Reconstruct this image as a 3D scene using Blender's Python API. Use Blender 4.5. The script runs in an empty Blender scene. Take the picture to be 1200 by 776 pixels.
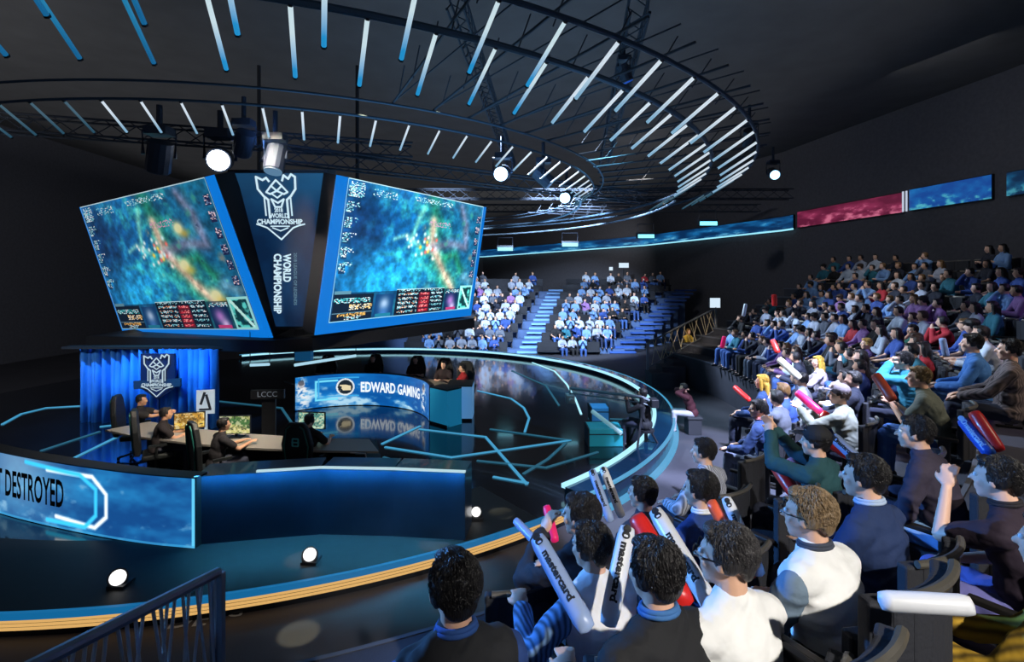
import bpy, bmesh, math, random
import numpy as np
from mathutils import Vector, Matrix, Euler, noise
random.seed(7); np.random.seed(7)
PI = math.pi
C = bpy.context.scene.collection
sc = bpy.context.scene
CAMZ = 3.65; HY = 330.0; F = 600.0
V = Vector
CX, CY = -6.1, 16.2           # centre of the round stage

def P(px, py, Y):             # point seen at (px,py) at distance Y
    return V(((px-600)/F*Y, Y, CAMZ-(py-HY)/F*Y))
def G(px, py, z=0.0):         # point seen at (px,py) on the level z
    return P(px, py, (CAMZ-z)*F/(py-HY))
def pol(r, a, z=0.0):         # stage-polar point, a in degrees
    return V((CX+r*math.cos(math.radians(a)), CY+r*math.sin(math.radians(a)), z))
def pix(p):
    return 600+F*p[0]/p[1], HY-F*(p[2]-CAMZ)/p[1]

# ---------------------------------------------------------------- materials
def lin(c):
    return tuple(((x/255.0)/12.92 if x/255.0 <= .04045 else ((x/255.0+.055)/1.055)**2.4) for x in c)
_m = {}
def mat(name, col, rough=.6, metal=0.0, emit=None, es=0.0, bump=0.0, bscale=60.0, var=0.0, vscale=8.0, stretch=None, alpha=1.0, spec=None, coat=0.0):
    if name in _m: return _m[name]
    m = bpy.data.materials.new(name); m.use_nodes = True
    nt = m.node_tree; b = nt.nodes['Principled BSDF']
    c = lin(col); b.inputs['Base Color'].default_value = (*c, 1)
    b.inputs['Roughness'].default_value = rough; b.inputs['Metallic'].default_value = metal
    if spec is not None: b.inputs['Specular IOR Level'].default_value = spec
    if coat: b.inputs['Coat Weight'].default_value = coat
    if emit is not None:
        b.inputs['Emission Color'].default_value = (*lin(emit), 1); b.inputs['Emission Strength'].default_value = es
    m.diffuse_color = (*c, 1)
    if var or bump:
        tc = nt.nodes.new('ShaderNodeTexCoord'); mp = nt.nodes.new('ShaderNodeMapping')
        if stretch: mp.inputs['Scale'].default_value = stretch
        nt.links.new(tc.outputs['Object'], mp.inputs['Vector'])
    if var:
        n = nt.nodes.new('ShaderNodeTexNoise'); n.inputs['Scale'].default_value = vscale; n.inputs['Detail'].default_value = 4
        nt.links.new(mp.outputs[0], n.inputs['Vector'])
        r = nt.nodes.new('ShaderNodeMapRange'); r.inputs['From Min'].default_value = .3; r.inputs['From Max'].default_value = .7
        nt.links.new(n.outputs['Fac'], r.inputs['Value'])
        mx = nt.nodes.new('ShaderNodeMix'); mx.data_type = 'RGBA'
        mx.inputs['A'].default_value = (*[v*(1-var) for v in c], 1)
        mx.inputs['B'].default_value = (*[min(1, v*(1+var)+.02*var) for v in c], 1)
        nt.links.new(r.outputs[0], mx.inputs['Factor']); nt.links.new(mx.outputs['Result'], b.inputs['Base Color'])
    if bump:
        n = nt.nodes.new('ShaderNodeTexNoise'); n.inputs['Scale'].default_value = bscale; n.inputs['Detail'].default_value = 3
        nt.links.new(mp.outputs[0], n.inputs['Vector'])
        bp = nt.nodes.new('ShaderNodeBump'); bp.inputs['Strength'].default_value = bump; bp.inputs['Distance'].default_value = .02
        nt.links.new(n.outputs['Fac'], bp.inputs['Height']); nt.links.new(bp.outputs[0], b.inputs['Normal'])
    _m[name] = m
    return m
def glow(name, col, s=1.0):
    if name in _m: return _m[name]
    m = bpy.data.materials.new(name); m.use_nodes = True
    nt = m.node_tree; b = nt.nodes['Principled BSDF']
    b.inputs['Base Color'].default_value = (.02, .02, .02, 1)
    b.inputs['Emission Color'].default_value = (*lin(col), 1); b.inputs['Emission Strength'].default_value = s
    _m[name] = m; return m
def vcol_mat(name, s=1.0):
    if name in _m: return _m[name]
    m = bpy.data.materials.new(name); m.use_nodes = True
    nt = m.node_tree; b = nt.nodes['Principled BSDF']
    b.inputs['Base Color'].default_value = (.01, .01, .01, 1); b.inputs['Roughness'].default_value = .4
    a = nt.nodes.new('ShaderNodeVertexColor'); a.layer_name = 'pixels'
    nt.links.new(a.outputs['Color'], b.inputs['Emission Color']); b.inputs['Emission Strength'].default_value = s
    _m[name] = m; return m

# ---------------------------------------------------------------- mesh builder
class MB:
    def __init__(s): s.v = []; s.f = []; s.mi = []
    def add(s, vs, fs, mi=0):
        o = len(s.v); s.v += [tuple(x) for x in vs]
        for f in fs: s.f.append(tuple(i+o for i in f)); s.mi.append(mi)
    def box(s, c, d, rz=0.0, mi=0, M=None):
        R = Matrix.Rotation(rz, 3, 'Z') if M is None else M
        vs = []
        for x in (-.5, .5):
            for y in (-.5, .5):
                for z in (-.5, .5): vs.append(V(c)+R@V((x*d[0], y*d[1], z*d[2])))
        s.add(vs, [(0,1,3,2),(4,6,7,5),(0,4,5,1),(2,3,7,6),(0,2,6,4),(1,5,7,3)], mi)
    def tube(s, pts, r, n=8, mi=0, closed=False, r1=None):
        pts = [V(p) for p in pts]; N = len(pts); rings = []
        up = V((0, 0, 1))
        for i, p in enumerate(pts):
            if closed: t = pts[(i+1) % N]-pts[i-1]
            else: t = pts[min(i+1, N-1)]-pts[max(i-1, 0)]
            t.normalize()
            a = t.cross(up)
            if a.length < 1e-3: a = t.cross(V((1, 0, 0)))
            a.normalize(); b = t.cross(a)
            rr = r if r1 is None else r+(r1-r)*i/max(1, N-1)
            rings.append([p+rr*(math.cos(2*PI*k/n)*a+math.sin(2*PI*k/n)*b) for k in range(n)])
        vs = [q for g in rings for q in g]; fs = []
        M_ = N if closed else N-1
        for i in range(M_):
            j = (i+1) % N
            for k in range(n): fs.append((i*n+k, i*n+(k+1) % n, j*n+(k+1) % n, j*n+k))
        if not closed:
            fs.append(tuple(range(n-1, -1, -1))); fs.append(tuple((N-1)*n+k for k in range(n)))
        s.add(vs, fs, mi)
    def ell(s, c, r, R=None, nu=14, nv=9, mi=0):
        vs = []; fs = []
        R = R or Matrix.Identity(3)
        for j in range(1, nv):
            th = PI*j/nv
            for i in range(nu):
                ph = 2*PI*i/nu
                vs.append(V(c)+R@V((r[0]*math.sin(th)*math.cos(ph), r[1]*math.sin(th)*math.sin(ph), r[2]*math.cos(th))))
        vs.append(V(c)+R@V((0, 0, r[2]))); vs.append(V(c)+R@V((0, 0, -r[2])))
        for j in range(nv-2):
            for i in range(nu): fs.append((j*nu+i, (j+1)*nu+i, (j+1)*nu+(i+1) % nu, j*nu+(i+1) % nu))
        a = len(vs)-2; b = a+1
        for i in range(nu):
            fs.append((a, i, (i+1) % nu)); fs.append((b, (nv-2)*nu+(i+1) % nu, (nv-2)*nu+i))
        s.add(vs, fs, mi)
    def cap(s, p0, p1, r0, r1, fl=(1, 1), ax=None, n=12, mi=0):
        """tapered capsule; fl flattens it along two cross axes, ax = first cross axis"""
        p0 = V(p0); p1 = V(p1); t = p1-p0; L = t.length
        if L < 1e-5: return s.ell(p0, (r0, r0, r0), mi=mi)
        t.normalize()
        a = V(ax) if ax is not None else (V((1, 0, 0)) if abs(t.x) < .8 else V((0, 1, 0)))
        a = (a-t*a.dot(t)).normalized(); b = t.cross(a)
        prof = [(-r0*math.cos(q), r0*math.sin(q)) for q in (.25, .7, 1.15)]+[(0, r0), (L*.5, (r0+r1)/2), (L, r1)]+[(L+r1*math.cos(q), r1*math.sin(q)) for q in (1.15, .7, .25)]
        vs = []; fs = []
        for (h, r) in prof:
            for k in range(n): vs.append(p0+t*h+r*(math.cos(2*PI*k/n)*a*fl[0]+math.sin(2*PI*k/n)*b*fl[1]))
        for i in range(len(prof)-1):
            for k in range(n): fs.append((i*n+k, i*n+(k+1) % n, (i+1)*n+(k+1) % n, (i+1)*n+k))
        fs.append(tuple(range(n-1, -1, -1))); fs.append(tuple((len(prof)-1)*n+k for k in range(n)))
        s.add(vs, fs, mi)
    def prism(s, pts, n, h, mi=0):   # polygon pts extruded by vector n*h
        m = len(pts); nn = V(n)*h
        vs = [V(p) for p in pts]+[V(p)+nn for p in pts]
        fs = [tuple(range(m-1, -1, -1)), tuple(range(m, 2*m))]
        for i in range(m): fs.append((i, (i+1) % m, m+(i+1) % m, m+i))
        s.add(vs, fs, mi)
    def arcwall(s, r0, r1, a0, a1, z0, z1, n=48, mi=0):    # ring segment solid around the stage centre
        vs = []; fs = []
        for i in range(n+1):
            a = a0+(a1-a0)*i/n
            for (r, z) in ((r0, z0), (r1, z0), (r1, z1), (r0, z1)): vs.append(pol(r, a, z))
        for i in range(n):
            for k in range(4): fs.append((i*4+k, i*4+(k+1) % 4, (i+1)*4+(k+1) % 4, (i+1)*4+k))
        if abs(a1-a0) < 359.9:
            fs.append((3, 2, 1, 0)); fs.append((n*4, n*4+1, n*4+2, n*4+3))
        s.add(vs, fs, mi)
    def build(s, name, m, parent=None, smooth=False, bevel=0.0, loc=None):
        me = bpy.data.meshes.new(name)
        me.from_pydata(s.v, [], s.f); me.update()
        for mm in (m if isinstance(m, (list, tuple)) else [m]): me.materials.append(mm)
        me.polygons.foreach_set('material_index', s.mi)
        if smooth: me.polygons.foreach_set('use_smooth', [True]*len(s.f))
        bm = bmesh.new(); bm.from_mesh(me); bmesh.ops.recalc_face_normals(bm, faces=bm.faces); bm.to_mesh(me); bm.free()
        o = bpy.data.objects.new(name, me); C.objects.link(o)
        if loc is not None:
            me.transform(Matrix.Translation(-V(loc))); o.location = loc
        if parent is not None: o.parent = parent
        if bevel:
            b = o.modifiers.new('bevel', 'BEVEL'); b.width = bevel; b.segments = 2; b.limit_method = 'ANGLE'
        return o
def tag(o, label=None, cat=None, group=None, kind=None):
    if label: o['label'] = label
    if cat: o['category'] = cat
    if group: o['group'] = group
    if kind: o['kind'] = kind
    return o
def empty(name, loc=(0, 0, 0), rz=0.0):
    o = bpy.data.objects.new(name, None); C.objects.link(o); o.location = loc; o.rotation_euler = (0, 0, rz)
    o.empty_display_size = .1
    return o
def under(root, objs):        # world-space meshes become children of a root standing at its base
    mw = Matrix.Translation(root.location) @ Euler(root.rotation_euler).to_matrix().to_4x4()
    inv = mw.inverted()
    for o in objs:
        o.data.transform(inv @ Matrix.Translation(o.location)); o.location = (0, 0, 0); o.parent = root
    return root
def text_geo(s, size=1.0, bold=0.0, sx=1.0, ext=0.0, align='CENTER'):
    cu = bpy.data.curves.new('txt', 'FONT'); cu.body = s; cu.size = size; cu.offset = bold; cu.extrude = ext
    cu.align_x = align; cu.align_y = 'CENTER'; cu.resolution_u = 3
    o = bpy.data.objects.new('txt', cu); C.objects.link(o)
    bpy.context.view_layer.update()
    me = bpy.data.meshes.new_from_object(o.evaluated_get(bpy.context.evaluated_depsgraph_get()))
    vs = [(v.co.x*sx, v.co.y, v.co.z) for v in me.vertices]; fs = [tuple(p.vertices) for p in me.polygons]
    bpy.data.objects.remove(o); bpy.data.curves.remove(cu); bpy.data.meshes.remove(me)
    return vs, fs
def put_text(name, s, m, fn, parent=None, **k):
    vs, fs = text_geo(s, **k)
    b = MB(); b.add([fn(x, y, z) for (x, y, z) in vs], fs)
    me = bpy.data.meshes.new(name); me.from_pydata(b.v, [], b.f); me.materials.append(m)
    o = bpy.data.objects.new(name, me); C.objects.link(o)
    if parent is not None: o.parent = parent
    return o

# ---------------------------------------------------------------- "pixels" for displays
def fbm(W, H, sx, sy, seed, oct=4):
    rs = np.random.RandomState(seed); out = np.zeros((H, W)); amp = 1; tot = 0
    for o in range(oct):
        gx = max(2, int(sx*2**o)); gy = max(2, int(sy*2**o)); g = rs.rand(gy+2, gx+2)
        x = np.linspace(0, gx-.001, W); y = np.linspace(0, gy-.001, H)
        xi = x.astype(int); yi = y.astype(int); fx = x-xi; fy = y-yi
        fx = fx*fx*(3-2*fx); fy = fy*fy*(3-2*fy)
        a = g[np.ix_(yi, xi)]; b = g[np.ix_(yi, xi+1)]; c = g[np.ix_(yi+1, xi)]; d = g[np.ix_(yi+1, xi+1)]
        out += amp*((a*(1-fx)+b*fx)*(1-fy)[:, None]+(c*(1-fx)+d*fx)*fy[:, None]); tot += amp; amp *= .55
    return out/tot
def to_lin(a):
    a = np.clip(a, 0, 255)/255.0
    return np.where(a <= .04045, a/12.92, ((a+.055)/1.055)**2.4)
def display(name, fn, img, strength, parent=None, mname=None):
    """a sheet of luminous pixels; fn(u,v) with v downwards gives the place of each"""
    H, W = img.shape[:2]
    vs = [fn(i/W, j/H) for j in range(H+1) for i in range(W+1)]
    fs = [(j*(W+1)+i, (j+1)*(W+1)+i, (j+1)*(W+1)+i+1, j*(W+1)+i+1) for j in range(H) for i in range(W)]
    me = bpy.data.meshes.new(name); me.from_pydata([tuple(v) for v in vs], [], fs)
    ca = me.color_attributes.new('pixels', 'FLOAT_COLOR', 'CORNER')
    px = to_lin(img).reshape(-1, 3); px = np.repeat(px, 4, axis=0)
    ca.data.foreach_set('color', np.hstack([px, np.ones((len(px), 1))]).astype(np.float32).ravel())
    me.materials.append(vcol_mat(mname or 'display_pixels', strength))
    o = bpy.data.objects.new(name, me); C.objects.link(o)
    if parent is not None: o.parent = parent
    return o
def blend(img, mask, col):
    img[:] = img*(1-mask[..., None])+np.array(col, float)*mask[..., None]
def game_img(W=300, H=170, seed=3, flashes=False):
    y, x = np.mgrid[0:H, 0:W]; u = (x+.5)/W; v = (y+.5)/H
    n1 = fbm(W, H, 5, 4, seed); n2 = fbm(W, H, 14, 10, seed+1); n3 = fbm(W, H, 30, 22, seed+2, 3)
    img = np.zeros((H, W, 3))
    img[:] = (12, 72, 132)
    blend(img, np.clip(1.5*n1-.35+.2*n3, 0, 1), (28, 140, 205))
    d = np.exp(-(((u-.33)/.22)**2+((v-.68)/.2)**2)); blend(img, np.clip(d*1.1*(0.5+n2), 0, 1), (34, 170, 236))
    d = np.exp(-(((u-.12)/.14)**2+((v-.3)/.3)**2)); blend(img, np.clip(d*.7, 0, 1), (14, 42, 84))
    d = 1/(1+np.exp(-(u-.58)/.04)); blend(img, np.clip(d*(.15+.7*n2), 0, 1), (24, 92, 110))
    d = np.clip((n2-.5)*5, 0, 1)*np.clip(1.6-abs(u-.5)*4, 0, 1); blend(img, d*.6, (60, 190, 180))
    def path(pts, w, col, s=1.0):
        m = np.zeros((H, W))
        for (a, b) in zip(pts[:-1], pts[1:]):
            ax, ay = a; bx, by = b; dx, dy = (bx-ax)*1.7, by-ay; L = dx*dx+dy*dy
            t = np.clip((((u-ax)*1.7)*dx+(v-ay)*dy)/L, 0, 1)
            dd = np.sqrt(((u-ax)*1.7-t*dx)**2+(v-ay-t*dy)**2)
            m = np.maximum(m, np.exp(-(dd/(w*(.6+.8*n2)))**2))
        blend(img, m*s, col)
    path([(.56, .0), (.6, .22), (.6, .42), (.7, .6), (.84, .95)], .10, (36, 150, 110), .75)
    path([(.58, .2), (.6, .42), (.7, .6), (.82, .82)], .045, (214, 184, 160), .9)
    path([(.6, .42), (.75, .38), (.88, .4), (.86, .2), (.8, .05)], .045, (150, 140, 170), .65)
    path([(.72, .5), (.8, .48), (.86, .62)], .05, (40, 150, 110), .8)
    path([(.6, .78), (.66, .92)], .05, (110, 210, 200), .7)
    path([(.44, .36), (.47, .2), (.5, .12)], .03, (120, 220, 200), .8)
    path([(.32, .38), (.4, .34), (.5, .42)], .02, (130, 220, 210), .7)
    path([(.9, .68), (.97, .72)], .05, (130, 190, 210), .7)
    det = fbm(W, H, 40, 26, seed+3, 3); img *= (.62+.8*det)[..., None]*(.75+.5*n2)[..., None]
    rs = np.random.RandomState(seed+9)
    for i in range(26):
        cx, cy, r_ = rs.uniform(.45, .95), rs.uniform(.08, .75), rs.uniform(.012, .04)
        m = np.clip(1.3-np.hypot((u-cx)*1.7, v-cy)/r_, 0, 1)*np.clip((det-.42)*5, 0, 1); blend(img, m*.7, [(110, 210, 190), (20, 40, 70), (60, 150, 130), (150, 140, 120)][i % 4])
    if flashes:
        for (cx, cy, r_) in ((.74, .27, .05), (.70, .52, .055), (.83, .75, .06)):
            m = np.exp(-(((u-cx)*1.7/r_)**2+((v-cy)/(r_*.8))**2)); blend(img, np.clip(m*1.5, 0, 1)*.95, (230, 235, 180)); m = np.exp(-(((u-cx-.03)*1.7/r_)**2+((v-cy-.04)/(r_*.6))**2)); blend(img, np.clip(m, 0, 1)*.6, (230, 190, 60))
    def dot(cx, cy, r, col, s=1.0): blend(img, np.clip(np.exp(-(((u-cx)*1.7/r)**2+((v-cy)/r)**2))*s, 0, 1), col)
    for i in range(18): dot(.57+rs.randn()*.03, .42+rs.randn()*.06, .016, [(250, 240, 230), (240, 120, 110), (250, 220, 90), (200, 250, 250)][i % 4], 1.2)
    for i in range(10): dot(.44+rs.randn()*.03, .42+rs.randn()*.06, .014, (220, 250, 250), 1.2)
    def box(x0, y0, x1, y1, col, s=1.0):
        m = ((u >= x0) & (u <= x1) & (v >= y0) & (v <= y1)).astype(float)*s; blend(img, m, col)
    def speck(x0, y0, x1, y1, cols, dens, cw=2):
        for j in range(int(y0*H), int(y1*H)):
            for i in range(int(x0*W), int(x1*W), cw):
                if rs.rand() < dens: img[j, i:i+cw] = cols[rs.randint(len(cols))]
    Wt = [(235, 245, 250), (150, 220, 230), (90, 180, 200)]
    for k in range(6):                                     # icon columns
        yy = .05+k*.105
        box(.012, yy, .045, yy+.075, (20, 60, 100)); speck(.012, yy, .05, yy+.07, Wt, .45); speck(.05, yy, .08, yy+.03, Wt, .3)
        box(.955, yy+.05, .985, yy+.115, (30, 40, 80)); speck(.955, yy+.05, .985, yy+.11, [(230, 210, 220), (90, 120, 160)], .4)
    speck(.02, .02, .1, .12, Wt, .45); speck(.15, .04, .3, .09, Wt, .25); speck(.42, .03, .72, .075, Wt, .35); speck(.55, .2, .72, .25, [(200, 160, 190)], .3)
    box(.0, .79, 1, 1, (8, 30, 60), .55)
    box(.01, .80, .235, .995, (12, 26, 44), .9); box(.01, .775, .1, .80, (90, 140, 160)); speck(.015, .83, .22, .87, [(60, 200, 200)]+Wt, .5)
    speck(.1, .88, .23, .92, [(240, 200, 120), (240, 240, 220)], .5); box(.01, .935, .235, .94, (90, 130, 150)); speck(.04, .945, .2, .965, [(230, 180, 90)], .5); speck(.08, .97, .17, .99, Wt, .5)
    box(.25, .81, .37, .99, (14, 60, 110)); dot(.31, .89, .05, (170, 200, 230)); dot(.31, .97, .05, (60, 120, 190)); box(.26, .965, .36, .99, (30, 120, 150))
    box(.385, .775, .745, .995, (12, 22, 38), .95); box(.385, .775, .745, .78, (180, 220, 230)); speck(.4, .785, .73, .8, Wt, .35)
    for k in range(5):
        yy = .815+k*.036
        speck(.4, yy, .54, yy+.02, Wt+[(230, 160, 120)], .5); box(.55, yy-.004, .63, yy+.024, (120, 24, 40)); speck(.56, yy, .62, yy+.02, [(250, 150, 150), (230, 60, 80)], .5); speck(.64, yy, .735, yy+.018, Wt, .5)
    box(.76, .81, .87, .99, (12, 40, 80)); dot(.81, .9, .05, (170, 120, 200)); dot(.83, .96, .04, (210, 190, 240)); box(.78, .965, .86, .99, (190, 60, 120)); speck(.76, .8, .87, .83, Wt, .35)
    box(.885, .765, .995, .995, (150, 230, 225)); box(.893, .78, .987, .985, (14, 60, 66)); 
    m = ((u > .893) & (u < .987) & (v > .78) & (v < .985))*np.clip((n3-.5)*8, 0, 1); blend(img, m, (90, 220, 210)); m = ((u > .893) & (u < .987) & (v > .78) & (v < .985))*(abs((u-.893)*2.2-(v-.78)) < .02); blend(img, m.astype(float), (190, 250, 240))
    box(0, 0, 1, .008, (190, 230, 240)); box(0, .994, 1, 1, (150, 210, 230)); box(0, 0, .004, 1, (140, 200, 230)); box(.996, 0, 1, 1, (140, 200, 230))
    return img
def cloud_img(W, H, seed, base, hi, white=None, wy=.6):
    y, x = np.mgrid[0:H, 0:W]; v = (y+.5)/H
    n1 = fbm(W, H, max(2, 6*W//H//4), 3, seed); n2 = fbm(W, H, max(3, 16*W//H//4), 7, seed+5)
    img = np.zeros((H, W, 3)); img[:] = base
    blend(img, np.clip(2.2*(n1-.35), 0, 1), hi)
    if white: blend(img, np.clip((n1*.5+n2*.5-.5)*6+(v-wy)*1.6, 0, 1)*.85, white)
    return img

# ---------------------------------------------------------------- camera
cam = bpy.data.cameras.new('camera'); cam.lens = 18; cam.sensor_width = 36; cam.sensor_fit = 'HORIZONTAL'
cam.shift_y = -(388-HY)/1200; cam.clip_start = .05; cam.clip_end = 300
co = bpy.data.objects.new('camera', cam); C.objects.link(co); co.location = (0, 0, CAMZ); co.rotation_euler = (PI/2, 0, 0)
sc.camera = co
sc.view_settings.view_transform = 'Standard'; sc.view_settings.look = 'None'; sc.view_settings.gamma = 1; sc.view_settings.use_curve_mapping = False
sc.view_settings.exposure = 0.0
w = bpy.data.worlds.new('world'); sc.world = w; w.use_nodes = True
w.node_tree.nodes['Background'].inputs[0].default_value = (.60, .72, 1.0, 1); w.node_tree.nodes['Background'].inputs[1].default_value = .13  # bluish ambient added as fill through the open back of the hall
# ================================================================ people
def R3(rx, ry, rz): return Euler((rx, ry, rz), 'XYZ').to_matrix()
def prim_dist(p, pts):
    if p[0] == 'cap':
        a = np.array(p[1]); b = np.array(p[2]); d = b-a; L = max(1e-9, d@d)
        t = np.clip((pts-a)@d/L, 0, 1); return np.linalg.norm(pts-a-t[:, None]*d, axis=1)-(p[3]+(p[4]-p[3])*t)
    c = np.array(p[1]); R = np.array(p[3]) if p[3] is not None else np.eye(3)
    q = (pts-c)@R; return (np.linalg.norm(q/np.array(p[2]), axis=1)-1)*min(p[2])
def remesh(prims, name, voxel, mats, tagged=None, smooth=2):
    b = MB()
    for p in prims:
        if p[0] == 'cap': b.cap(p[1], p[2], p[3], p[4], p[5] if len(p) > 5 else (1, 1), p[6] if len(p) > 6 else None)
        else: b.ell(p[1], p[2], p[3])
    o = b.build('tmp', [])
    m = o.modifiers.new('r', 'REMESH'); m.mode = 'VOXEL'; m.voxel_size = voxel; m.use_smooth_shade = True
    s = o.modifiers.new('s', 'SMOOTH'); s.factor = .5; s.iterations = smooth
    bpy.context.view_layer.update()
    me = bpy.data.meshes.new_from_object(o.evaluated_get(bpy.context.evaluated_depsgraph_get())); me.name = name
    old = o.data; bpy.data.objects.remove(o); bpy.data.meshes.remove(old)
    me.materials.clear()
    for x in mats: me.materials.append(x)
    me.polygons.foreach_set('use_smooth', [True]*len(me.polygons))
    if tagged:
        n = len(me.polygons); ctr = np.zeros(n*3); me.polygons.foreach_get('center', ctr); ctr = ctr.reshape(-1, 3)
        best = np.full(n, 1e9); idx = np.zeros(n, int)
        for (p, t) in zip(prims, tagged):
            d = prim_dist(p, ctr); k = d < best; best[k] = d[k]; idx[k] = t
        me.polygons.foreach_set('material_index', idx.tolist())
    return me
def ik(s, h, l1, l2, pole):
    d = h-s; L = min(d.length, (l1+l2)*.995); dn = d.normalized(); h = s+dn*L
    a = (l1*l1-l2*l2+L*L)/(2*L); hh = math.sqrt(max(0, l1*l1-a*a))
    p = V(pole); p = (p-dn*p.dot(dn)).normalized()
    return s+dn*a+p*hh, h
class Body:
    def __init__(s, lean=.1, twist=0.0, yaw=0.0, pitch=0.0, hands=None, hair='short', sleeve='long', knees=.0, stand=False, detail=True, pole=None, hat=False, fat=1.0):
        rnd = random.Random(hash((round(lean, 3), round(yaw, 3), hair)) & 0xffff)
        s.skin = []; s.top = []; s.pants = []; s.hair = []; s.shoe = []; s.hat = []; s.eyes = []
        hip = V((0, 0, .95 if stand else .53))
        u = V((0, math.sin(lean), math.cos(lean))); T = Matrix.Rotation(twist, 3, 'Z')
        rt = T@V((1, 0, 0)); fw = rt.cross(u)*-1; fw = u.cross(rt)
        nb = hip+u*.50; f = fat
        tor = [('ell', hip+V((0, .0, .0)), (.165*f, .125*f, .12), None), ('ell', hip+u*.16, (.145*f, .115*f, .16), None),
               ('ell', hip+u*.33, (.165*f, .112*f, .18), Matrix.Rotation(twist, 3, 'Z')@Matrix.Rotation(-lean, 3, 'X')),
               ('cap', hip+u*.435-rt*.13, hip+u*.435+rt*.13, .062, .062), ('cap', nb-rt*.06-u*.03, nb+rt*.06-u*.03, .055, .055), ('cap', nb-u*.04, nb+u*.018+V((0, .006, 0)), .062, .050)]
        s.skin += tor[:1]+tor[2:]; s.top += tor
        s.pants += [tor[0]]
        # head
        u2 = V((0, math.sin(lean*.6+.05), math.cos(lean*.6+.05)))
        hc = nb+u2*.168+V((0, .015, 0)); s.hc = hc; s.nb = nb; s.u = u
        H = Matrix.Rotation(yaw, 3, 'Z')@Matrix.Rotation(-pitch, 3, 'X'); s.H = H
        h = lambda x, y, z: hc+H@V((x, y, z))
        s.skin += [('cap', nb-u*.03, h(0, -.022, -.06), .056, .052), ('ell', h(0, -.012, .022), (.075, .093, .094), H), ('ell', h(0, .022, -.035), (.06, .068, .082), H)]
        if detail:
            s.skin += [('ell', h(0, .055, -.095), (.032, .028, .024), H), ('cap', h(0, .088, .002), h(0, .106, -.028), .009, .0135), ('ell', h(0, .07, .022), (.05, .02, .012), H),
                       ('ell', h(.036, .058, -.03), (.024, .024, .026), H), ('ell', h(-.036, .058, -.03), (.024, .024, .026), H), ('ell', h(0, .083, -.06), (.024, .012, .008), H), ('ell', h(0, .080, -.073), (.020, .012, .007), H)]
            for q in (-1, 1):
                s.skin += [('ell', h(q*.076, -.002, -.012), (.010, .020, .030), H), ('ell', h(q*.080, -.010, .004), (.008, .016, .016), H)]
                s.eyes.append(h(q*.028, .080, .004))
        else:
            s.skin += [('cap', h(0, .085, .0), h(0, .102, -.03), .012, .014)]
        # hair
        if hair != 'none':
            a = [('ell', h(0, -.022, .032), (.080, .090, .086), H), ('ell', h(0, -.078, -.012), (.062, .030, .058), H), ('ell', h(0, .048, .088), (.058, .034, .022), H)]
            for q in (-1, 1): a += [('ell', h(q*.070, -.022, .012), (.018, .052, .052), H)]
            if hair in ('long', 'bob'):
                L = .30 if hair == 'long' else .13
                a += [('ell', h(0, -.055, -.03), (.088, .056, .10), H), ('cap', h(-.04, -.075, -.04), h(-.05, -.09, -.06-L), .05, .035), ('cap', h(.04, -.075, -.04), h(.05, -.09, -.06-L), .05, .035), ('cap', h(0, -.08, -.04), h(0, -.1, -.08-L), .05, .04)]
                for q in (-1, 1): a += [('cap', h(q*.075, .0, .03), h(q*.08, -.01, -.06-L*.5), .026, .022)]
            if detail:
                for i in range(150):
                    th = rnd.uniform(0, 2*PI); z = rnd.uniform(-.25, 1); rr = math.sqrt(max(0, 1-z*z))
                    x, y = rr*math.cos(th), rr*math.sin(th)
                    if y > .35 and z < .55: continue
                    p0 = V((x*.077, -.022+y*.087, .032+z*.083))
                    dr = V((x, y-.25, z*.5+rnd.uniform(-.7, .1))).normalized()*rnd.uniform(.010, .020)
                    if z < .1: dr = V((x*.3, y*.3-.1, -1)).normalized()*.025
                    p1 = p0+dr; s_r = rnd.uniform(.006, .009)
                    a.append(('cap', hc+H@p0, hc+H@p1, s_r, s_r*.5))
            s.hair += a
        if hat:
            s.hat += [('ell', h(0, -.018, .055), (.096, .108, .080), H), ('cap', h(-.035, .085, .055), h(.035, .085, .055), .045, .045)] if False else [('ell', h(0, -.018, .052), (.094, .104, .082), H), ('ell', h(0, .100, .052), (.066, .066, .010), H)]
        # arms
        hands = hands or {}
        for q, key in ((-1, 'L'), (1, 'R')):
            sh = hip+u*.43+rt*(q*.175*f)
            tgt = hands.get(key, (q*.14, .38, .66 if not stand else .85)); tgt = V(tgt)
            pl = V((q*.7, -.25, -1)) if not pole else V(pole.get(key, (q*.7, -.25, -1)))
            el, wr = ik(sh, tgt, .285, .25, pl)
            d = (wr-el).normalized()
            s.skin += [('cap', sh, el, .047, .038), ('cap', el, wr, .038, .026)]
            s.top += [('cap', sh, el, .050, .042)] if sleeve == 'long' else [('cap', sh, sh+(el-sh)*.62, .052, .052)]
            if sleeve == 'long': s.top += [('cap', el, el+(wr-el)*.93, .042, .034)]
            # hand
            n = hands.get('n'+key); n = V(n) if n else V((0, 0, -1)); n = (n-d*n.dot(d)).normalized(); sd = d.cross(n)*q
            ctr = wr+d*.055
            if detail:
                A = Matrix((sd, n, d)).transposed()
                s.skin.append(('ell', ctr, (.042, .017, .052), A))
                curl = hands.get('c'+key, .5)
                for i, (ox, L) in enumerate(((-.033, .060), (-.011, .072), (.011, .076), (.032, .068))):
                    p0 = ctr+sd*(-ox)*-1+d*.035; ang = curl*.7; p1 = p0+(d*math.cos(ang)+n*math.sin(ang)+sd*(ox*2.5)).normalized()*L*.5
                    p2 = p1+(d*math.cos(ang*2.2)+n*math.sin(ang*2.2)).normalized()*L*.32; p3 = p2+(d*math.cos(ang*3)+n*math.sin(ang*3)).normalized()*L*.22
                    s.skin += [('cap', p0, p1, .0095, .009), ('cap', p1, p2, .009, .0082), ('cap', p2, p3, .0082, .007)]
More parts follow.
